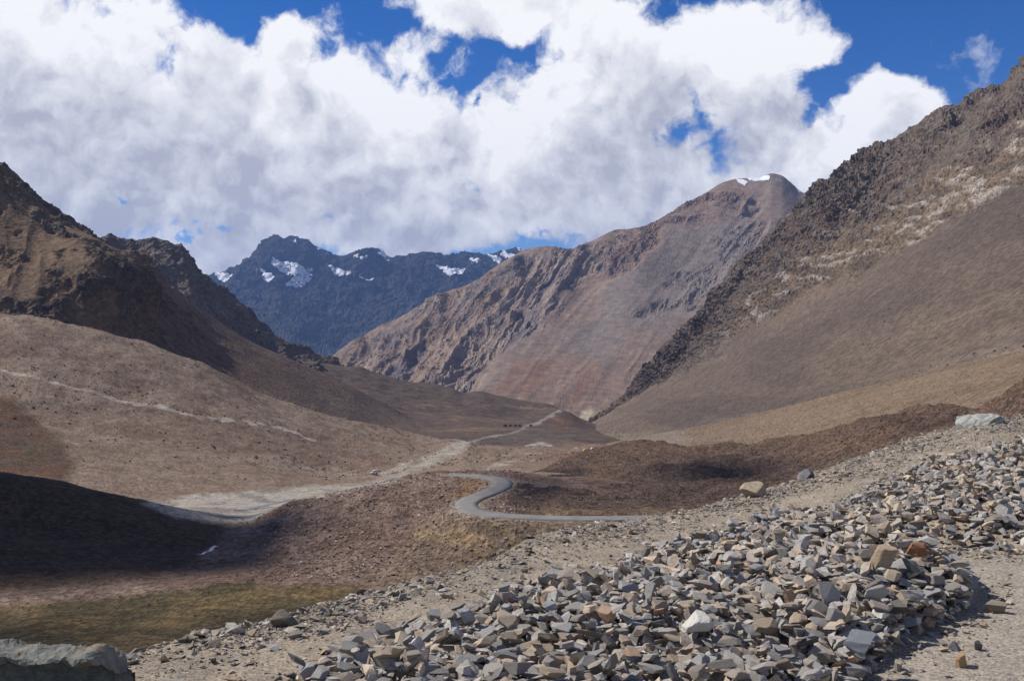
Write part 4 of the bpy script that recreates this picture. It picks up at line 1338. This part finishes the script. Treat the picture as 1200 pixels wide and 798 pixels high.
# height map of the ledge (coarse grid, then spread)
cxs, cys = np.arange(X0, X1 + 0.3, 0.15), np.arange(Y0, Y1 + 0.3, 0.15)
gx, gy = np.meshgrid(cxs, cys)
gh = ledge.height(gx.ravel(), gy.ravel()).reshape(gx.shape)
fi, fj = (HY - Y0) / 0.15, (HX - X0) / 0.15
i0, j0 = fi.astype(int), fj.astype(int)
a, b = (fi - i0)[:, None], (fj - j0)[None, :]
Hm = gh[i0][:, j0] * (1 - a) * (1 - b) + gh[i0 + 1][:, j0] * a * (1 - b) + gh[i0][:, j0 + 1] * (1 - a) * b + gh[i0 + 1][:, j0 + 1] * a * b
gx, gy = np.meshgrid(HX[::4], HY[::4])
hpm = heap_profile(gx, gy)
hpm = np.repeat(np.repeat(hpm, 4, 0), 4, 1)[:NY, :NX]
core = np.maximum(hpm - 0.20, 0)
TARGET = Hm - core + hpm

PALETTE = [('slate-grey', (0.215, 0.215, 0.215)), ('slate-grey', (0.185, 0.19, 0.195)), ('mid-grey', (0.26, 0.25, 0.235)), ('mid-grey', (0.235, 0.22, 0.20)), ('pale grey', (0.335, 0.32, 0.295)),
           ('tan', (0.345, 0.275, 0.195)), ('tan', (0.31, 0.24, 0.165)), ('grey-brown', (0.235, 0.195, 0.155)), ('grey-brown', (0.20, 0.165, 0.135)), ('rusty', (0.29, 0.175, 0.10)), ('dark', (0.125, 0.12, 0.115)), ('sandy', (0.40, 0.32, 0.22))]
PW = np.array([1.5, 1.3, 1.6, 1.5, 1.0, 1.0, 1.0, 1.5, 1.3, 0.16, 0.5, 0.45])
PW /= PW.sum()
RR = np.random.default_rng(77)
placed = []          # dict per rock


def drop(px, py, size, proto, Rm, colr, sink=0.12, tries=None):
    n, d, vs, fs = ROCKS[proto]
    Nw = (n / size) @ Rm.T
    half = float(np.max(np.linalg.norm(vs * size, axis=1))) + CELL
    jx0, jx1 = int((px - half - X0) / CELL), int((px + half - X0) / CELL) + 1
    iy0, iy1 = int((py - half - Y0) / CELL), int((py + half - Y0) / CELL) + 1
    if jx0 < 0 or iy0 < 0 or jx1 > NX or iy1 > NY:
        return None
    qx, qy = np.meshgrid(HX[jx0:jx1] - px, HY[iy0:iy1] - py)
    up = np.full(qx.shape, 9.0)
    lo = np.full(qx.shape, -9.0)
    for k in range(len(d)):
        nz = Nw[k, 2]
        if abs(nz) < 1e-3:
            continue
        h = (d[k] - Nw[k, 0] * qx - Nw[k, 1] * qy) / nz
        if nz > 0:
            up = np.minimum(up, h)
        else:
            lo = np.maximum(lo, h)
    ins = up > lo
    if ins.sum() < 4:
        return None
    sub = Hm[iy0:iy1, jx0:jx1]
    gap = (sub - lo)[ins]
    z0 = float(np.quantile(gap, 0.90)) - sink * size[2]
    return z0, ins, up, lo, (iy0, iy1, jx0, jx1)


def commit(px, py, size, proto, Rm, colr, res, extra=None):
    z0, ins, up, lo, (iy0, iy1, jx0, jx1) = res
    idx = len(placed)
    sub = Hm[iy0:iy1, jx0:jx1]
    top = ins & (z0 + up > sub)
    sub[top] = (z0 + up)[top]
    OWN[iy0:iy1, jx0:jx1][top] = idx
    placed.append(dict(p=np.array([px, py, z0]), size=size, proto=proto, R=Rm, col=colr, cells=int(ins.sum()), extra=extra))


OWN = np.full((NY, NX), -1, np.int32)


def in_poly(px, py, pts):
    ins = False
    for (ax, ay), (bx, by) in zip(pts, pts[1:] + pts[:1]):
        if (ay > py) != (by > py) and px < (bx - ax) * (py - ay) / (by - ay) + ax:
            ins = not ins
    return ins


def heap_fill(pts, count, smin, smax, name, tol, tries=3, power=2.0):
    xs, ys = [p[0] for p in pts], [p[1] for p in pts]
    xa, xb, ya, yb = max(min(xs), X0 + .4), min(max(xs), X1 - .4), max(min(ys), Y0 + .4), min(max(ys), Y1 - .4)
    done = 0
    for _ in range(count * 6):
        if done >= count:
            break
        best = None
        s = smin + (smax - smin) * RR.random() ** power
        asp = RR.uniform(0.52, 0.95)
        th = RR.uniform(0.15, 0.55)
        size = np.array([s, s * asp, s * asp * th]) * 0.5
        proto = int(RR.integers(len(ROCKS)))
        for _t in range(tries):
            px, py = RR.uniform(xa, xb), RR.uniform(ya, yb)
            if not in_poly(px, py, pts):
                continue
            i, j = int((py - Y0) / CELL), int((px - X0) / CELL)
            fill = Hm[i, j] - TARGET[i, j]
            if fill > tol:
                continue
            Rm = rand_rot(RR, 1.0)
            res = drop(px, py, size, proto, Rm, None)
            if res is None:
                continue
            sc = res[0] - TARGET[i, j]
            if best is None or sc < best[0]:
                best = (sc, px, py, Rm, res)
        if best is None:
            continue
        k = int(RR.choice(len(PALETTE), p=PW))
        col = np.array(PALETTE[k][1]) * np.array([1.38, 1.33, 1.26])
        col = (col * 0.72 + np.array([0.33, 0.305, 0.265]) * 0.28) * RR.uniform(0.76, 1.25)
        commit(best[1], best[2], size, proto, best[3], col, best[4], (PALETTE[k][0], name))
        done += 1
    return done


# a few blocks one can single out, set first or last as they lie
def single(u, v, size, yaw, tilt, proto, col, tag, z=0.1, sink=0.15):
    px, py = gpt(u, v, z)
    Rm = np.array(Matrix.Rotation(tilt, 3, 'X') @ Matrix.Rotation(yaw, 3, 'Z'))
    size = np.array(size) * 0.5
    res = drop(px, py, size, proto, Rm, None, sink)
    if res:
        commit(px, py, size, proto, Rm, np.array(col), res, tag)


print('heap a', heap_fill(heap_a, 8000, 0.035, 0.205, 'near', 0.012, 3, 2.0))
print('heap b', heap_fill(heap_b, 7500, 0.045, 0.205, 'upper', 0.012, 3, 1.9))
print('spread', heap_fill(spread, 900, 0.04, 0.15, 'between', 0.01, 2, 2.0))
single(1030, 700, (0.30, 0.26, 0.26), 0.4, 0.1, 3, (0.36, 0.27, 0.18), 'tan')
single(1075, 688, (0.24, 0.18, 0.12), 0.2, 0.1, 9, (0.30, 0.14, 0.07), 'rust')
single(818, 757, (0.22, 0.19, 0.15), 0.9, 0.2, 6, (0.66, 0.62, 0.54), 'quartz')
single(1008, 784, (0.30, 0.24, 0.09), 0.3, 0.15, 12, (0.22, 0.23, 0.24), 'slab')
single(1168, 705, (0.20, 0.16, 0.11), 0.2, 0.1, 15, (0.26, 0.22, 0.17), 'apart')
single(1117, 752, (0.12, 0.11, 0.10), 0.2, 0.1, 18, (0.22, 0.21, 0.20), 'small grey')
single(1126, 772, (0.12, 0.08, 0.13), 1.2, 0.1, 21, (0.42, 0.28, 0.15), 'orange')
single(1052, 772, (0.11, 0.09, 0.08), 0.5, 0.1, 24, (0.45, 0.40, 0.32), 'cream')
single(1145, 752, (0.08, 0.07, 0.09), 0.8, 0.3, 27, (0.16, 0.15, 0.14), 'dark small')
single(200, 776, (0.27, 0.17, 0.11), 0.2, 0.1, 30, (0.42, 0.38, 0.31), 'left pale')

M_rock = stone_mat('rubble_stone', 'object', 1.0)
M_rock_j = stone_mat('rubble_stone_small', 'Col', 1.0)


def rich_rock(idx):
    """worn version of a block: edges chipped, faces uneven"""
    n, d, vs, fs = ROCKS[idx]
    bm = bmesh.new()
    bv = [bm.verts.new(p) for p in vs]
    for f in fs:
        bm.faces.new([bv[i] for i in f])
    bmesh.ops.dissolve_limit(bm, angle_limit=rad(12), verts=bm.verts, edges=bm.edges)
    bmesh.ops.bevel(bm, geom=bm.edges[:] + bm.verts[:], offset=0.05, segments=1, profile=0.5, affect='EDGES', clamp_overlap=True)
    bmesh.ops.triangulate(bm, faces=bm.faces)
    bmesh.ops.subdivide_edges(bm, edges=[e for e in bm.edges if e.calc_length() > 0.28], cuts=2, use_grid_fill=False)
    bmesh.ops.triangulate(bm, faces=bm.faces)
    P = np.array([v.co[:] for v in bm.verts])
    nn = fbm(P[:, 0] + idx * 3.1, P[:, 1], P[:, 2], 0.7, 3, 0.6, 2.)
    for v, k in zip(bm.verts, nn):
        v.co = v.co * (1 + 0.07 * float(k))
    me = bpy.data.meshes.new('rock')
    bm.to_mesh(me)
    bm.free()
    me.materials.append(M_rock)
    return me


RICH = [rich_rock(i) for i in range(len(ROCKS))]


def put_rock(name, rk, label, category, group=None):
    o = bpy.data.objects.new(name, RICH[rk['proto']])
    COL.objects.link(o)
    Mx = Matrix([[*(rk['R'][i] * rk['size']), rk['p'][i]] for i in range(3)] + [[0, 0, 0, 1]])
    o.matrix_world = Mx
    o.color = (*[float(v) for v in rk['col']], 1)
    o['label'], o['category'] = label, category
    if group:
        o['group'] = group
    return o


# which ones show most
vis = np.zeros(len(placed))
oi, oj = np.nonzero(OWN >= 0)
ids = OWN[oi, oj]
px_area = (F / HY[oi]) ** 2 * CELL * CELL * (EYE / HY[oi] + 0.12)
ou, ov = CU + F * HX[oj] / HY[oi], CV - F * (Hm[oi, oj] - EYE) / HY[oi]
inf = (ou > 2) & (ou < 1198) & (ov < 796)
np.add.at(vis, ids[inf], px_area[inf])
order = np.argsort(-vis)
SINGLE = {
    'tan': ('big blocky tan rock standing on the right end of the near rubble heap', 'rock'),
    'rust': ('rust-red flat rock on top of the near heap beside the big tan block', 'rock'),
    'quartz': ('bright white quartz rock lying among grey rubble in the near heap', 'rock'),
    'slab': ('flat blue-grey slab at the foot of the near heap by bare gravel', 'rock'),
    'apart': ('brown rock lying just off the right tip of the near heap', 'rock'),
    'small grey': ('small grey block alone on bare gravel off the heap', 'rock'),
    'orange': ('small upright orange stone alone on the bare gravel', 'rock'),
    'cream': ('small cream-coloured stone on gravel beside the heap foot', 'rock'),
    'dark small': ('small dark pointed stone on gravel near the orange stone', 'rock'),
    'left pale': ('pale flat rock alone on gravel left of the near heap', 'rock'),
}
where = {'near': 'in the near rubble heap', 'upper': 'in the farther rubble heap', 'between': 'in the thin scatter between the heaps'}
LM = {'the white quartz rock': gpt(818, 757), 'the big tan block': gpt(1030, 700), 'the blue-grey foot slab': gpt(1008, 784)}
shape_word = lambda s: 'slab' if s[2] < 0.30 * s[0] else 'block'
chosen = set()
count = 0
for i in order:
    rk = placed[i]
    if isinstance(rk['extra'], str):
        lb, ct = SINGLE[rk['extra']]
        put_rock('rock', rk, lb, ct)
        chosen.add(int(i))
        continue
    if count >= 300 or vis[i] <= 0:
        continue
    cn, hn = rk['extra']
    sw = shape_word(rk['size'])
    big = 'large' if 2 * rk['size'][0] > 0.165 else 'medium'
    tz = abs(float(rk['R'][2, 2]))
    pose = 'lying flat' if tz > 0.96 else ('tilted' if tz > 0.80 else 'standing steeply')
    zone = where[hn]
    if hn == 'near':
        dist = {k: np.hypot(rk['p'][0] - q[0], rk['p'][1] - q[1]) for k, q in LM.items()}
        kbest = min(dist, key=dist.get)
        if dist[kbest] < 0.95:
            zone = 'close to ' + kbest
        elif line_dist(np.array([rk['p'][0]]), np.array([rk['p'][1]]), heap_a[4:12])[0] < 0.55:
            zone = 'on the valley-side edge of the near heap'
        elif line_dist(np.array([rk['p'][0]]), np.array([rk['p'][1]]), heap_a[14:19])[0] < 0.6:
            zone = 'at the near heap edge by bare gravel'
    lb = f'{big} {cn} angular {sw} {pose} {zone}'
    put_rock('rock', rk, lb, 'rock', f'{big} {cn} {sw}s {pose} {zone}')
    chosen.add(int(i))
    count += 1
rest = {'near': [], 'upper': [], 'between': []}
for i, rk in enumerate(placed):
    if i in chosen or isinstance(rk['extra'], str):
        continue
    rest[rk['extra'][1]].append((rk['proto'], rk['p'], rk['R'], rk['size'], rk['col']))
hulls = [(r[2], r[3]) for r in ROCKS]
for k, it in rest.items():
    if it:
        joined_stones({'near': 'near_heap_rubble', 'upper': 'upper_heap_rubble', 'between': 'scattered_rubble'}[k], it, M_rock_j, protos=hulls)

# gravel and chips strewn over the ledge
gr_cols = [(0.30, 0.25, 0.19), (0.25, 0.235, 0.21), (0.36, 0.31, 0.24), (0.20, 0.185, 0.165), (0.33, 0.25, 0.165), (0.42, 0.38, 0.32), (0.15, 0.135, 0.12)]
lu, lv = ledge.uv()
yy = ledge.R
dg = (ledge.t > 1.0) * (ledge.t < 3.3) * (lu > -40) * (lu < 1230) * (lv < 830)
bare = poly_mask(ledge.x, ledge.y, [gpt(*p) for p in [(1000, 900), (1010, 790), (1090, 735), (1150, 690), (1100, 655), (1300, 650), (1500, 900)]], 0.3)
dg = dg * (1 - 0.8 * bare) * (0.25 + 1.0 * sstep(ledge.t, 2.2, 2.9)) * (0.4 + sstep(fbm(ledge.x, ledge.y, ledge.z, 1.2, 3, 0.5, 4.), -0.2, 0.4))
hpl = heap_profile(ledge.x, ledge.y)
dg = dg * (1 - 0.9 * sstep(hpl, 0.06, 0.16))
ring = sstep(hpl, 0.002, 0.03) * (1 - sstep(hpl, 0.08, 0.16)) * (ledge.t < 3) * (lu > -40) * (lu < 1230) * (lv < 830)
stones_on('heap_edge_stones', ledge, ring, 2200, (0.03, 0.13), gr_cols, M_rock_j, 34, 0.6, 0.25, 2.2)
stones_on('gravel_chips', ledge, dg, 22000, (0.02, 0.075), gr_cols, M_rock_j, 31, 0.7, 0.3, 1.8)
stones_on('ledge_stones', ledge, dg * sstep(ledge.t, 1.8, 2.6), 5200, (0.05, 0.19), gr_cols, M_rock_j, 32, 0.6, 0.25, 2.4)
stones_on('fine_chips', ledge, (dg + 0.12 * bare * (ledge.t < 3) * (lu < 1230) * (lv < 830)) * (1 / np.maximum(yy, 3)) ** 1.5, 10000, (0.012, 0.04), gr_cols, M_rock_j, 33, 0.7, 0.3, 1.5)

# ------------------------------------------------------------------ boulders
def boulder(name, label, loc, size, yaw, seed, col, planes=14, tilt=0.0, stripe=None, rough=0.03, flat_top=None):
    r = np.random.default_rng(seed)
    bm = bmesh.new()
    bmesh.ops.create_icosphere(bm, subdivisions=5, radius=1.0)
    P = np.array([v.co[:] for v in bm.verts]) * 1.35
    cuts = [(r.normal(size=3), r.uniform(0.62, 0.95)) for _ in range(planes)]
    if flat_top is not None:
        cuts.append((np.array(flat_top), 0.55))
        cuts.append((np.array([0.12, -1.0, -0.75]), 0.62))
    for n, d in cuts:
        n = n / np.linalg.norm(n)
        h = P @ n - d
        P = P - np.maximum(h, 0)[:, None] * n
    nn = fbm(P[:, 0], P[:, 1], P[:, 2], 0.8, 5, 0.55, seed * 1.7)
    P = P * (1 + rough * nn[:, None] * 2)
    for v, p in zip(bm.verts, P):
        v.co = p * np.array(size) * 0.5
    me = bpy.data.meshes.new(name)
    for f in bm.faces:
        f.smooth = True
    bm.to_mesh(me)
    bm.free()
    me.materials.append(stripe or M_rock)
    o = bpy.data.objects.new(name, me)
    COL.objects.link(o)
    o.location = loc
    o.rotation_euler = (tilt, 0, yaw)
    o.color = (*col, 1)
    o['label'], o['category'] = label, 'boulder'
    return o


def striped_mat():
    mt, nt, N, L, b = new_mat('banded_boulder_stone')
    tc = N.new('ShaderNodeTexCoord')
    w = N.new('ShaderNodeTexWave')
    w.wave_type = 'BANDS'
    w.bands_direction = 'Z'
    w.inputs['Scale'].default_value = 2.6
    w.inputs['Distortion'].default_value = 7
    w.inputs['Detail'].default_value = 4
    w.inputs['Detail Scale'].default_value = 1.4
    mp = N.new('ShaderNodeMapping')
    mp.inputs['Rotation'].default_value = (0.3, 0.5, 0)
    L.new(tc.outputs['Object'], mp.inputs[0])
    L.new(mp.outputs[0], w.inputs['Vector'])
    cr = N.new('ShaderNodeValToRGB')
    L.new(w.outputs[0], cr.inputs[0])
    cr.color_ramp.elements[0].color = (0.20, 0.205, 0.185, 1)
    cr.color_ramp.elements[0].position = 0.1
    cr.color_ramp.elements[1].color = (0.38, 0.365, 0.32, 1)
    cr.color_ramp.elements[1].position = 0.62
    L.new(cr.outputs[0], b.inputs['Base Color'])
    b.inputs['Roughness'].default_value = 0.85
    n = add_noise(nt, tc.outputs['Object'], 9, 6, 0.6)
    bp = N.new('ShaderNodeBump')
    bp.inputs['Distance'].default_value = 0.05
    L.new(n.outputs[0], bp.inputs['Height'])
    L.new(bp.outputs[0], b.inputs['Normal'])
    return mt


def on_ledge(u, r):
    xx = (u - CU) / F * r
    return xx, r, float(ledge.height(xx, r)[0])


bx, by, bz = on_ledge(1144, 24.6)
boulder('boulder', 'pale banded boulder on the crest of the gravel ledge', (bx, by, bz + 0.0), (1.2, 0.9, 0.56), 0.15, 4, (0.4, 0.4, 0.36), 10, 0.0, striped_mat())
bx, by, bz = on_ledge(885, 16.9)
boulder('boulder', 'tan blocky boulder at the edge of the gravel ledge', (bx, by, bz + 0.07), (0.42, 0.36, 0.32), 0.3, 9, (0.36, 0.28, 0.19), 9)
bx, by, bz = on_ledge(945, 19.3)
boulder('boulder', 'dark grey boulder on the ledge beyond the tan blocky one', (bx, by, bz + 0.06), (0.40, 0.36, 0.30), 1.1, 13, (0.16, 0.15, 0.15), 9)
bx, by, bz = on_ledge(333, 8.15)
boulder('boulder', 'dark pointed rock on gravel at the left of the ledge crest', (bx, by, bz + 0.03), (0.22, 0.18, 0.15), 0.6, 17, (0.13, 0.115, 0.095), 8)
def ledge_block():
    """broad flat block: a lit lip on top, undercut front below it"""
    prof = [(6.75, -0.4), (6.70, 0.06), (6.52, 0.14), (6.42, 0.175), (6.32, 0.185), (6.24, 0.18), (6.19, 0.165), (6.18, 0.14), (6.24, 0.12), (6.36, 0.10), (6.44, 0.04), (6.42, -0.05), (6.36, -0.2), (6.34, -0.4)]
    pr = np.array(prof)
    tt = np.linspace(0, len(pr) - 1, 90)
    py, pz = np.interp(tt, range(len(pr)), pr[:, 0]), np.interp(tt, range(len(pr)), pr[:, 1])
    xs = np.linspace(-4.9, -2.46, 150)
    G = np.zeros((150, 90, 3))
    for i, xx in enumerate(xs):
        e = sstep(np.array(xx), -2.66, -2.46)
        w = fbm(np.array([xx]), np.array([3.0]), np.array([0.0]), 0.5, 4, 0.55, 2.)[0]
        w2 = fbm(np.array([xx]), np.array([9.0]), np.array([0.0]), 0.35, 4, 0.6, 5.)[0]
        yy = 6.42 + (py - 6.42) * (1 - 0.8 * e) + 0.10 * w * (py < 6.4)
        zt = pz + np.where(pz > 0.0, 0.035 * w2 - 0.05 * (xx + 3.4) * 0.6, 0) - np.maximum(pz, 0) * 0.9 * e
        G[i] = np.stack([np.full(90, xx) + 0.06 * w2 * e, yy, zt], -1)
    nn = fbm(G[..., 0], G[..., 1], G[..., 2], 0.22, 5, 0.6, 4.)
    G[..., 2] += nn * 0.022 + 0.06
    G[..., 1] += fbm(G[..., 0], G[..., 1], G[..., 2], 0.16, 4, 0.6, 8.) * 0.03
    gi = np.arange(150 * 90).reshape(150, 90)
    q = np.stack([gi[:-1, :-1], gi[:-1, 1:], gi[1:, 1:], gi[1:, :-1]], -1).reshape(-1, 4)
    cap = np.arange(149 * 90, 150 * 90)
    rr_ = ridged(G[..., 0], G[..., 1] * 0.6, G[..., 2] * 1.6, 0.38, 4, 0.6, 4.0) - 0.8
    G[..., 2] += rr_ * 0.022
    G[..., 1] += rr_ * 0.02
    o = mesh_obj('boulder', G.reshape(-1, 3), q, M_rock, smooth=False)
    o.color = (0.16, 0.16, 0.135, 1)
    o['label'], o['category'] = 'large flat-topped grey-green boulder with a dark undercut front', 'boulder'


ledge_block()

# ------------------------------------------------------------------ small things down in the valley
def box_mesh(bm, c, s, taper=1.0):
    cx, cy, cz = c
    sx, sy, sz = [k * 0.5 for k in s]
    vs = []
    for zz, k in ((-sz, 1.0), (sz, taper)):
        for (a, b) in ((-1, -1), (1, -1), (1, 1), (-1, 1)):
            vs.append(bm.verts.new((cx + a * sx * k, cy + b * sy * k, cz + zz)))
    for f in ((3, 2, 1, 0), (4, 5, 6, 7), (0, 1, 5, 4), (1, 2, 6, 5), (2, 3, 7, 6), (3, 0, 4, 7)):
        bm.faces.new([vs[i] for i in f])


def part(name, parent, mat, boxes=(), build=None, bevel=0.0):
    bm = bmesh.new()
    for b in boxes:
        box_mesh(bm, *b)
    if build:
        build(bm)
    if bevel:
        bmesh.ops.bevel(bm, geom=bm.edges[:], offset=bevel, segments=2, affect='EDGES', clamp_overlap=True)
    bmesh.ops.recalc_face_normals(bm, faces=bm.faces)
    me = bpy.data.meshes.new(name)
    bm.to_mesh(me)
    bm.free()
    me.materials.append(mat)
    o = bpy.data.objects.new(name, me)
    COL.objects.link(o)
    o.parent = parent
    return o


def thing(name, label, cat, loc, rz=0.0, group=None):
    e = bpy.data.objects.new(name, None)
    COL.objects.link(e)
    e.empty_display_size = 0.3
    e.location = loc
    e.rotation_euler = (0, 0, rz)
    e['label'], e['category'] = label, cat
    if group:
        e['group'] = group
    return e


def seat_on(land, u, v, r0, r1):
    r = on_sight(land, u, v, r0, r1)
    xx = (u - CU) / F * r
    return xx, r, float(land.height(xx, r)[0])


M_white = plain_mat('white_paint', (0.72, 0.72, 0.70), 0.4, 0, 0.05)
M_glass = plain_mat('dark_glass', (0.03, 0.035, 0.04), 0.1, 0, 0.05)
M_tyre = plain_mat('tyre_rubber', (0.03, 0.03, 0.03), 0.9, 0, 0.1)
M_dstone = plain_mat('dark_hut_stone', (0.085, 0.07, 0.06), 0.95, 0, 0.3, 1.5)
M_sheet = plain_mat('hut_roof_sheet', (0.06, 0.055, 0.05), 0.7, 0, 0.2, 1.0)
M_yellow = plain_mat('yellow_tent_cloth', (0.62, 0.50, 0.10), 0.8, 0, 0.1)
M_cream = plain_mat('pale_yellow_tent_cloth', (0.72, 0.70, 0.45), 0.8, 0, 0.1)


def cyl(cx, cy, cz, r, w):
    def f(bm):
        ret = bmesh.ops.create_cone(bm, cap_ends=True, segments=18, radius1=r, radius2=r, depth=w,
                                    matrix=Matrix.Translation((cx, cy, cz)) @ Matrix.Rotation(rad(90), 4, 'Y'))
    return f


def vehicle(name, label, cat, loc, rz, mat):
    e = thing(name, label, cat, loc, rz)
    part('body', e, mat, [((0, 0, 0.72), (1.75, 4.2, 0.62))], bevel=0.1)
    cab = part('cabin', e, mat, [((0, -0.35, 1.38), (1.62, 2.7, 0.74), 0.84)], bevel=0.07)
    part('windscreen', cab, M_glass, [((0, 0.86, 1.36), (1.30, 0.26, 0.46), 0.9)])
    part('rear_window', cab, M_glass, [((0, -1.56, 1.36), (1.20, 0.26, 0.42), 0.9)])
    for sx in (-1, 1):
        part('side_window', cab, M_glass, [((sx * 0.73, -0.35, 1.38), (0.12, 2.0, 0.40))])
    for sx in (-1, 1):
        for sy in (-1.3, 1.3):
            part('wheel', e, M_tyre, build=cyl(sx * 0.80, sy, 0.36, 0.36, 0.24))
        part('headlight', e, M_glass, [((sx * 0.62, 2.09, 0.80), (0.28, 0.06, 0.18))])
    return e


lx, ly, lz = seat_on(valley, 438, 555.5, 420, 640)
vehicle('car', 'small white car on the pale track beside the river flat', 'car', (lx, ly, lz + 0.32), 2.5, M_white)
lx, ly, lz = seat_on(cval, 615, 499.5, 1150, 1700)
vehicle('van', 'white van parked by the dark huts on the far valley floor', 'van', (lx, ly, lz + 0.9), 1.2, M_white)


def hut(u, v, w, d, h, label, group):
    lx, ly, lz = seat_on(cval, u, v, 1150, 1700)
    e = thing('hut', label, 'hut', (lx, ly, lz - 0.3), 0.1 * math.sin(u), group)
    part('wall', e, M_dstone, [((0, 0, h / 2), (w, d, h))])

    def roof(bm):
        a = [bm.verts.new(p) for p in [(-w * .56, -d * .58, h), (w * .56, -d * .58, h), (w * .56, d * .58, h), (-w * .56, d * .58, h), (-w * .56, 0, h + 0.9), (w * .56, 0, h + 0.9)]]
        for f in ((0, 1, 5, 4), (2, 3, 4, 5), (0, 4, 3), (1, 2, 5), (3, 2, 1, 0)):
            bm.faces.new([a[i] for i in f])
    part('roof', e, M_sheet, build=roof)
    part('door', e, M_sheet, [((0, -d / 2 - 0.03, 0.95), (0.9, 0.08, 1.8))])
    return e


HG = 'dark huts in a row by the far stream'
for i, (u, w) in enumerate(((592, 5.0), (598, 3.4), (604, 3.4), (609, 4.2))):
    hut(u, 499.5, w, 3.5, 2.6, 'small dark hut in the row beside the far valley stream', HG)
hut(622, 499.5, 4.5, 3.2, 2.4, 'low dark hut standing apart beyond the white van', None)


def tent(u, v, label, mat, w):
    lx, ly, lz = seat_on(ridge, u, v, 290, 420)
    e = thing('tent', label, 'tent', (lx, ly, lz), 0.4)

    def dome(bm):
        n = 14
        prev = None
        for i in range(7):
            a = i / 6 * math.pi / 2
            ring = [bm.verts.new((math.cos(a) * w / 2 * math.cos(2 * math.pi * k / n), math.cos(a) * w * .42 * math.sin(2 * math.pi * k / n), math.sin(a) * w * .55)) for k in range(n)] if i < 6 else [bm.verts.new((0, 0, w * .55))]
            if prev:
                for k in range(n):
                    if i < 6:
                        bm.faces.new((prev[k], prev[(k + 1) % n], ring[(k + 1) % n], ring[k]))
                    else:
                        bm.faces.new((prev[k], prev[(k + 1) % n], ring[0]))
            prev = ring
    part('canopy', e, mat, build=dome)
    part('door_flap', e, M_sheet, [((0, -w * .40, w * .17), (w * .24, w * 0.12, w * .3), 0.6)])
    return e


tent(685, 525.5, 'small yellow dome tent on the brown ridge', M_yellow, 1.35)
tent(694, 526, 'small pale cream tent beside the yellow tent', M_cream, 1.35)

# ------------------------------------------------------------------ low clouds to the left, above the frame: their shade lies on the valley
def cloud_mat():
    mt, nt, N, L, b = new_mat('cloud_white')
    N.remove(b)
    d = N.new('ShaderNodeBsdfDiffuse')
    d.inputs[0].default_value = (0.9, 0.9, 0.92, 1)
    t = N.new('ShaderNodeBsdfTranslucent')
    t.inputs[0].default_value = (0.5, 0.5, 0.53, 1)
    mx = N.new('ShaderNodeMixShader')
    mx.inputs[0].default_value = 0.2
    L.new(d.outputs[0], mx.inputs[1])
    L.new(t.outputs[0], mx.inputs[2])
    L.new(mx.outputs[0], N['Material Output'].inputs[0])
    return mt


M_cloud = cloud_mat()


def cloud(puffs, label_seed, altitude):
    """puffs: ground points (x, y, z, radius) to be shaded; the cloud hangs up-sun of them"""
    Vs, Fs, off = [], [], 0
    bm = bmesh.new()
    bmesh.ops.create_icosphere(bm, subdivisions=4, radius=1.0)
    v0 = np.array([v.co[:] for v in bm.verts])
    f0 = np.array([[v.index for v in f.verts] for f in bm.faces])
    bm.free()
    for k, (gx, gy, gz, rx, ry) in enumerate(puffs):
        cpos = np.array([gx, gy, gz]) + SUN_DIR * ((altitude - gz) / SUN_DIR[2])
        q = v0 * (1 + 0.30 * fbm(v0[:, 0] + k * 5.1 + label_seed, v0[:, 1], v0[:, 2], 0.9, 5, 0.6, 1.0)[:, None])
        q = q * np.array([rx, ry, min(rx, ry) * 0.55]) + cpos
        Vs.append(q)
        Fs.append(f0 + off)
        off += len(q)
    return mesh_obj('cloud', np.concatenate(Vs), np.concatenate(Fs), M_cloud, kind='structure', smooth=True)


def gp(u, v, r):
    return pt(u, v, r)


puffs = []
for (u, v, r, rx, ry) in [(-60, 640, 205, 40, 36), (40, 630, 205, 30, 34), (120, 640, 200, 26, 30), (190, 640, 205, 22, 32), (250, 640, 205, 18, 30), (300, 625, 215, 12, 26), (225, 612, 255, 20, 14), (160, 600, 255, 24, 14), (-160, 620, 230, 60, 60), (370, 583, 300, 8, 10)]:
    p = gp(u, v, r)
    puffs.append((p[0], p[1], p[2], rx, ry))
cloud(puffs, 1.0, 1500)
puffs = []
for (u, v, r, rx, ry) in [(20, 745, 140, 9, 5), (-40, 742, 140, 12, 6), (300, 742, 138, 11, 5), (380, 725, 146, 9, 5), (200, 765, 132, 16, 5), (420, 735, 140, 8, 5), (90, 728, 148, 8, 3)]:
    p = gp(u, v, r)
    puffs.append((p[0], p[1], p[2], rx, ry))
cloud(puffs, 4.0, 1520)
puffs = []
for (u, v, r, rx, ry) in [(640, 568, 240, 7, 16), (612, 585, 224, 5, 10), (840, 550, 255, 9, 20)]:
    p = gp(u, v, r)
    puffs.append((p[0], p[1], p[2], rx, ry))
cloud(puffs, 9.0, 1480)

# ------------------------------------------------------------------ haze
def haze():
    bm = bmesh.new()
    box_mesh(bm, (0, 6800, 560), (25000, 14600, 1640))
    bmesh.ops.recalc_face_normals(bm, faces=bm.faces)
    me = bpy.data.meshes.new('haze')
    bm.to_mesh(me)
    bm.free()
    mt, nt, N, L, b = new_mat('haze_air')
    N.remove(b)
    pv = N.new('ShaderNodeVolumePrincipled')
    pv.inputs['Color'].default_value = (0.30, 0.50, 1.0, 1)
    pv.inputs['Density'].default_value = 3.6e-5
    pv.inputs['Anisotropy'].default_value = 0.0
    L.new(pv.outputs[0], N['Material Output'].inputs['Volume'])
    me.materials.append(mt)
    o = bpy.data.objects.new('haze', me)
    COL.objects.link(o)
    o['kind'] = 'stuff'


haze()
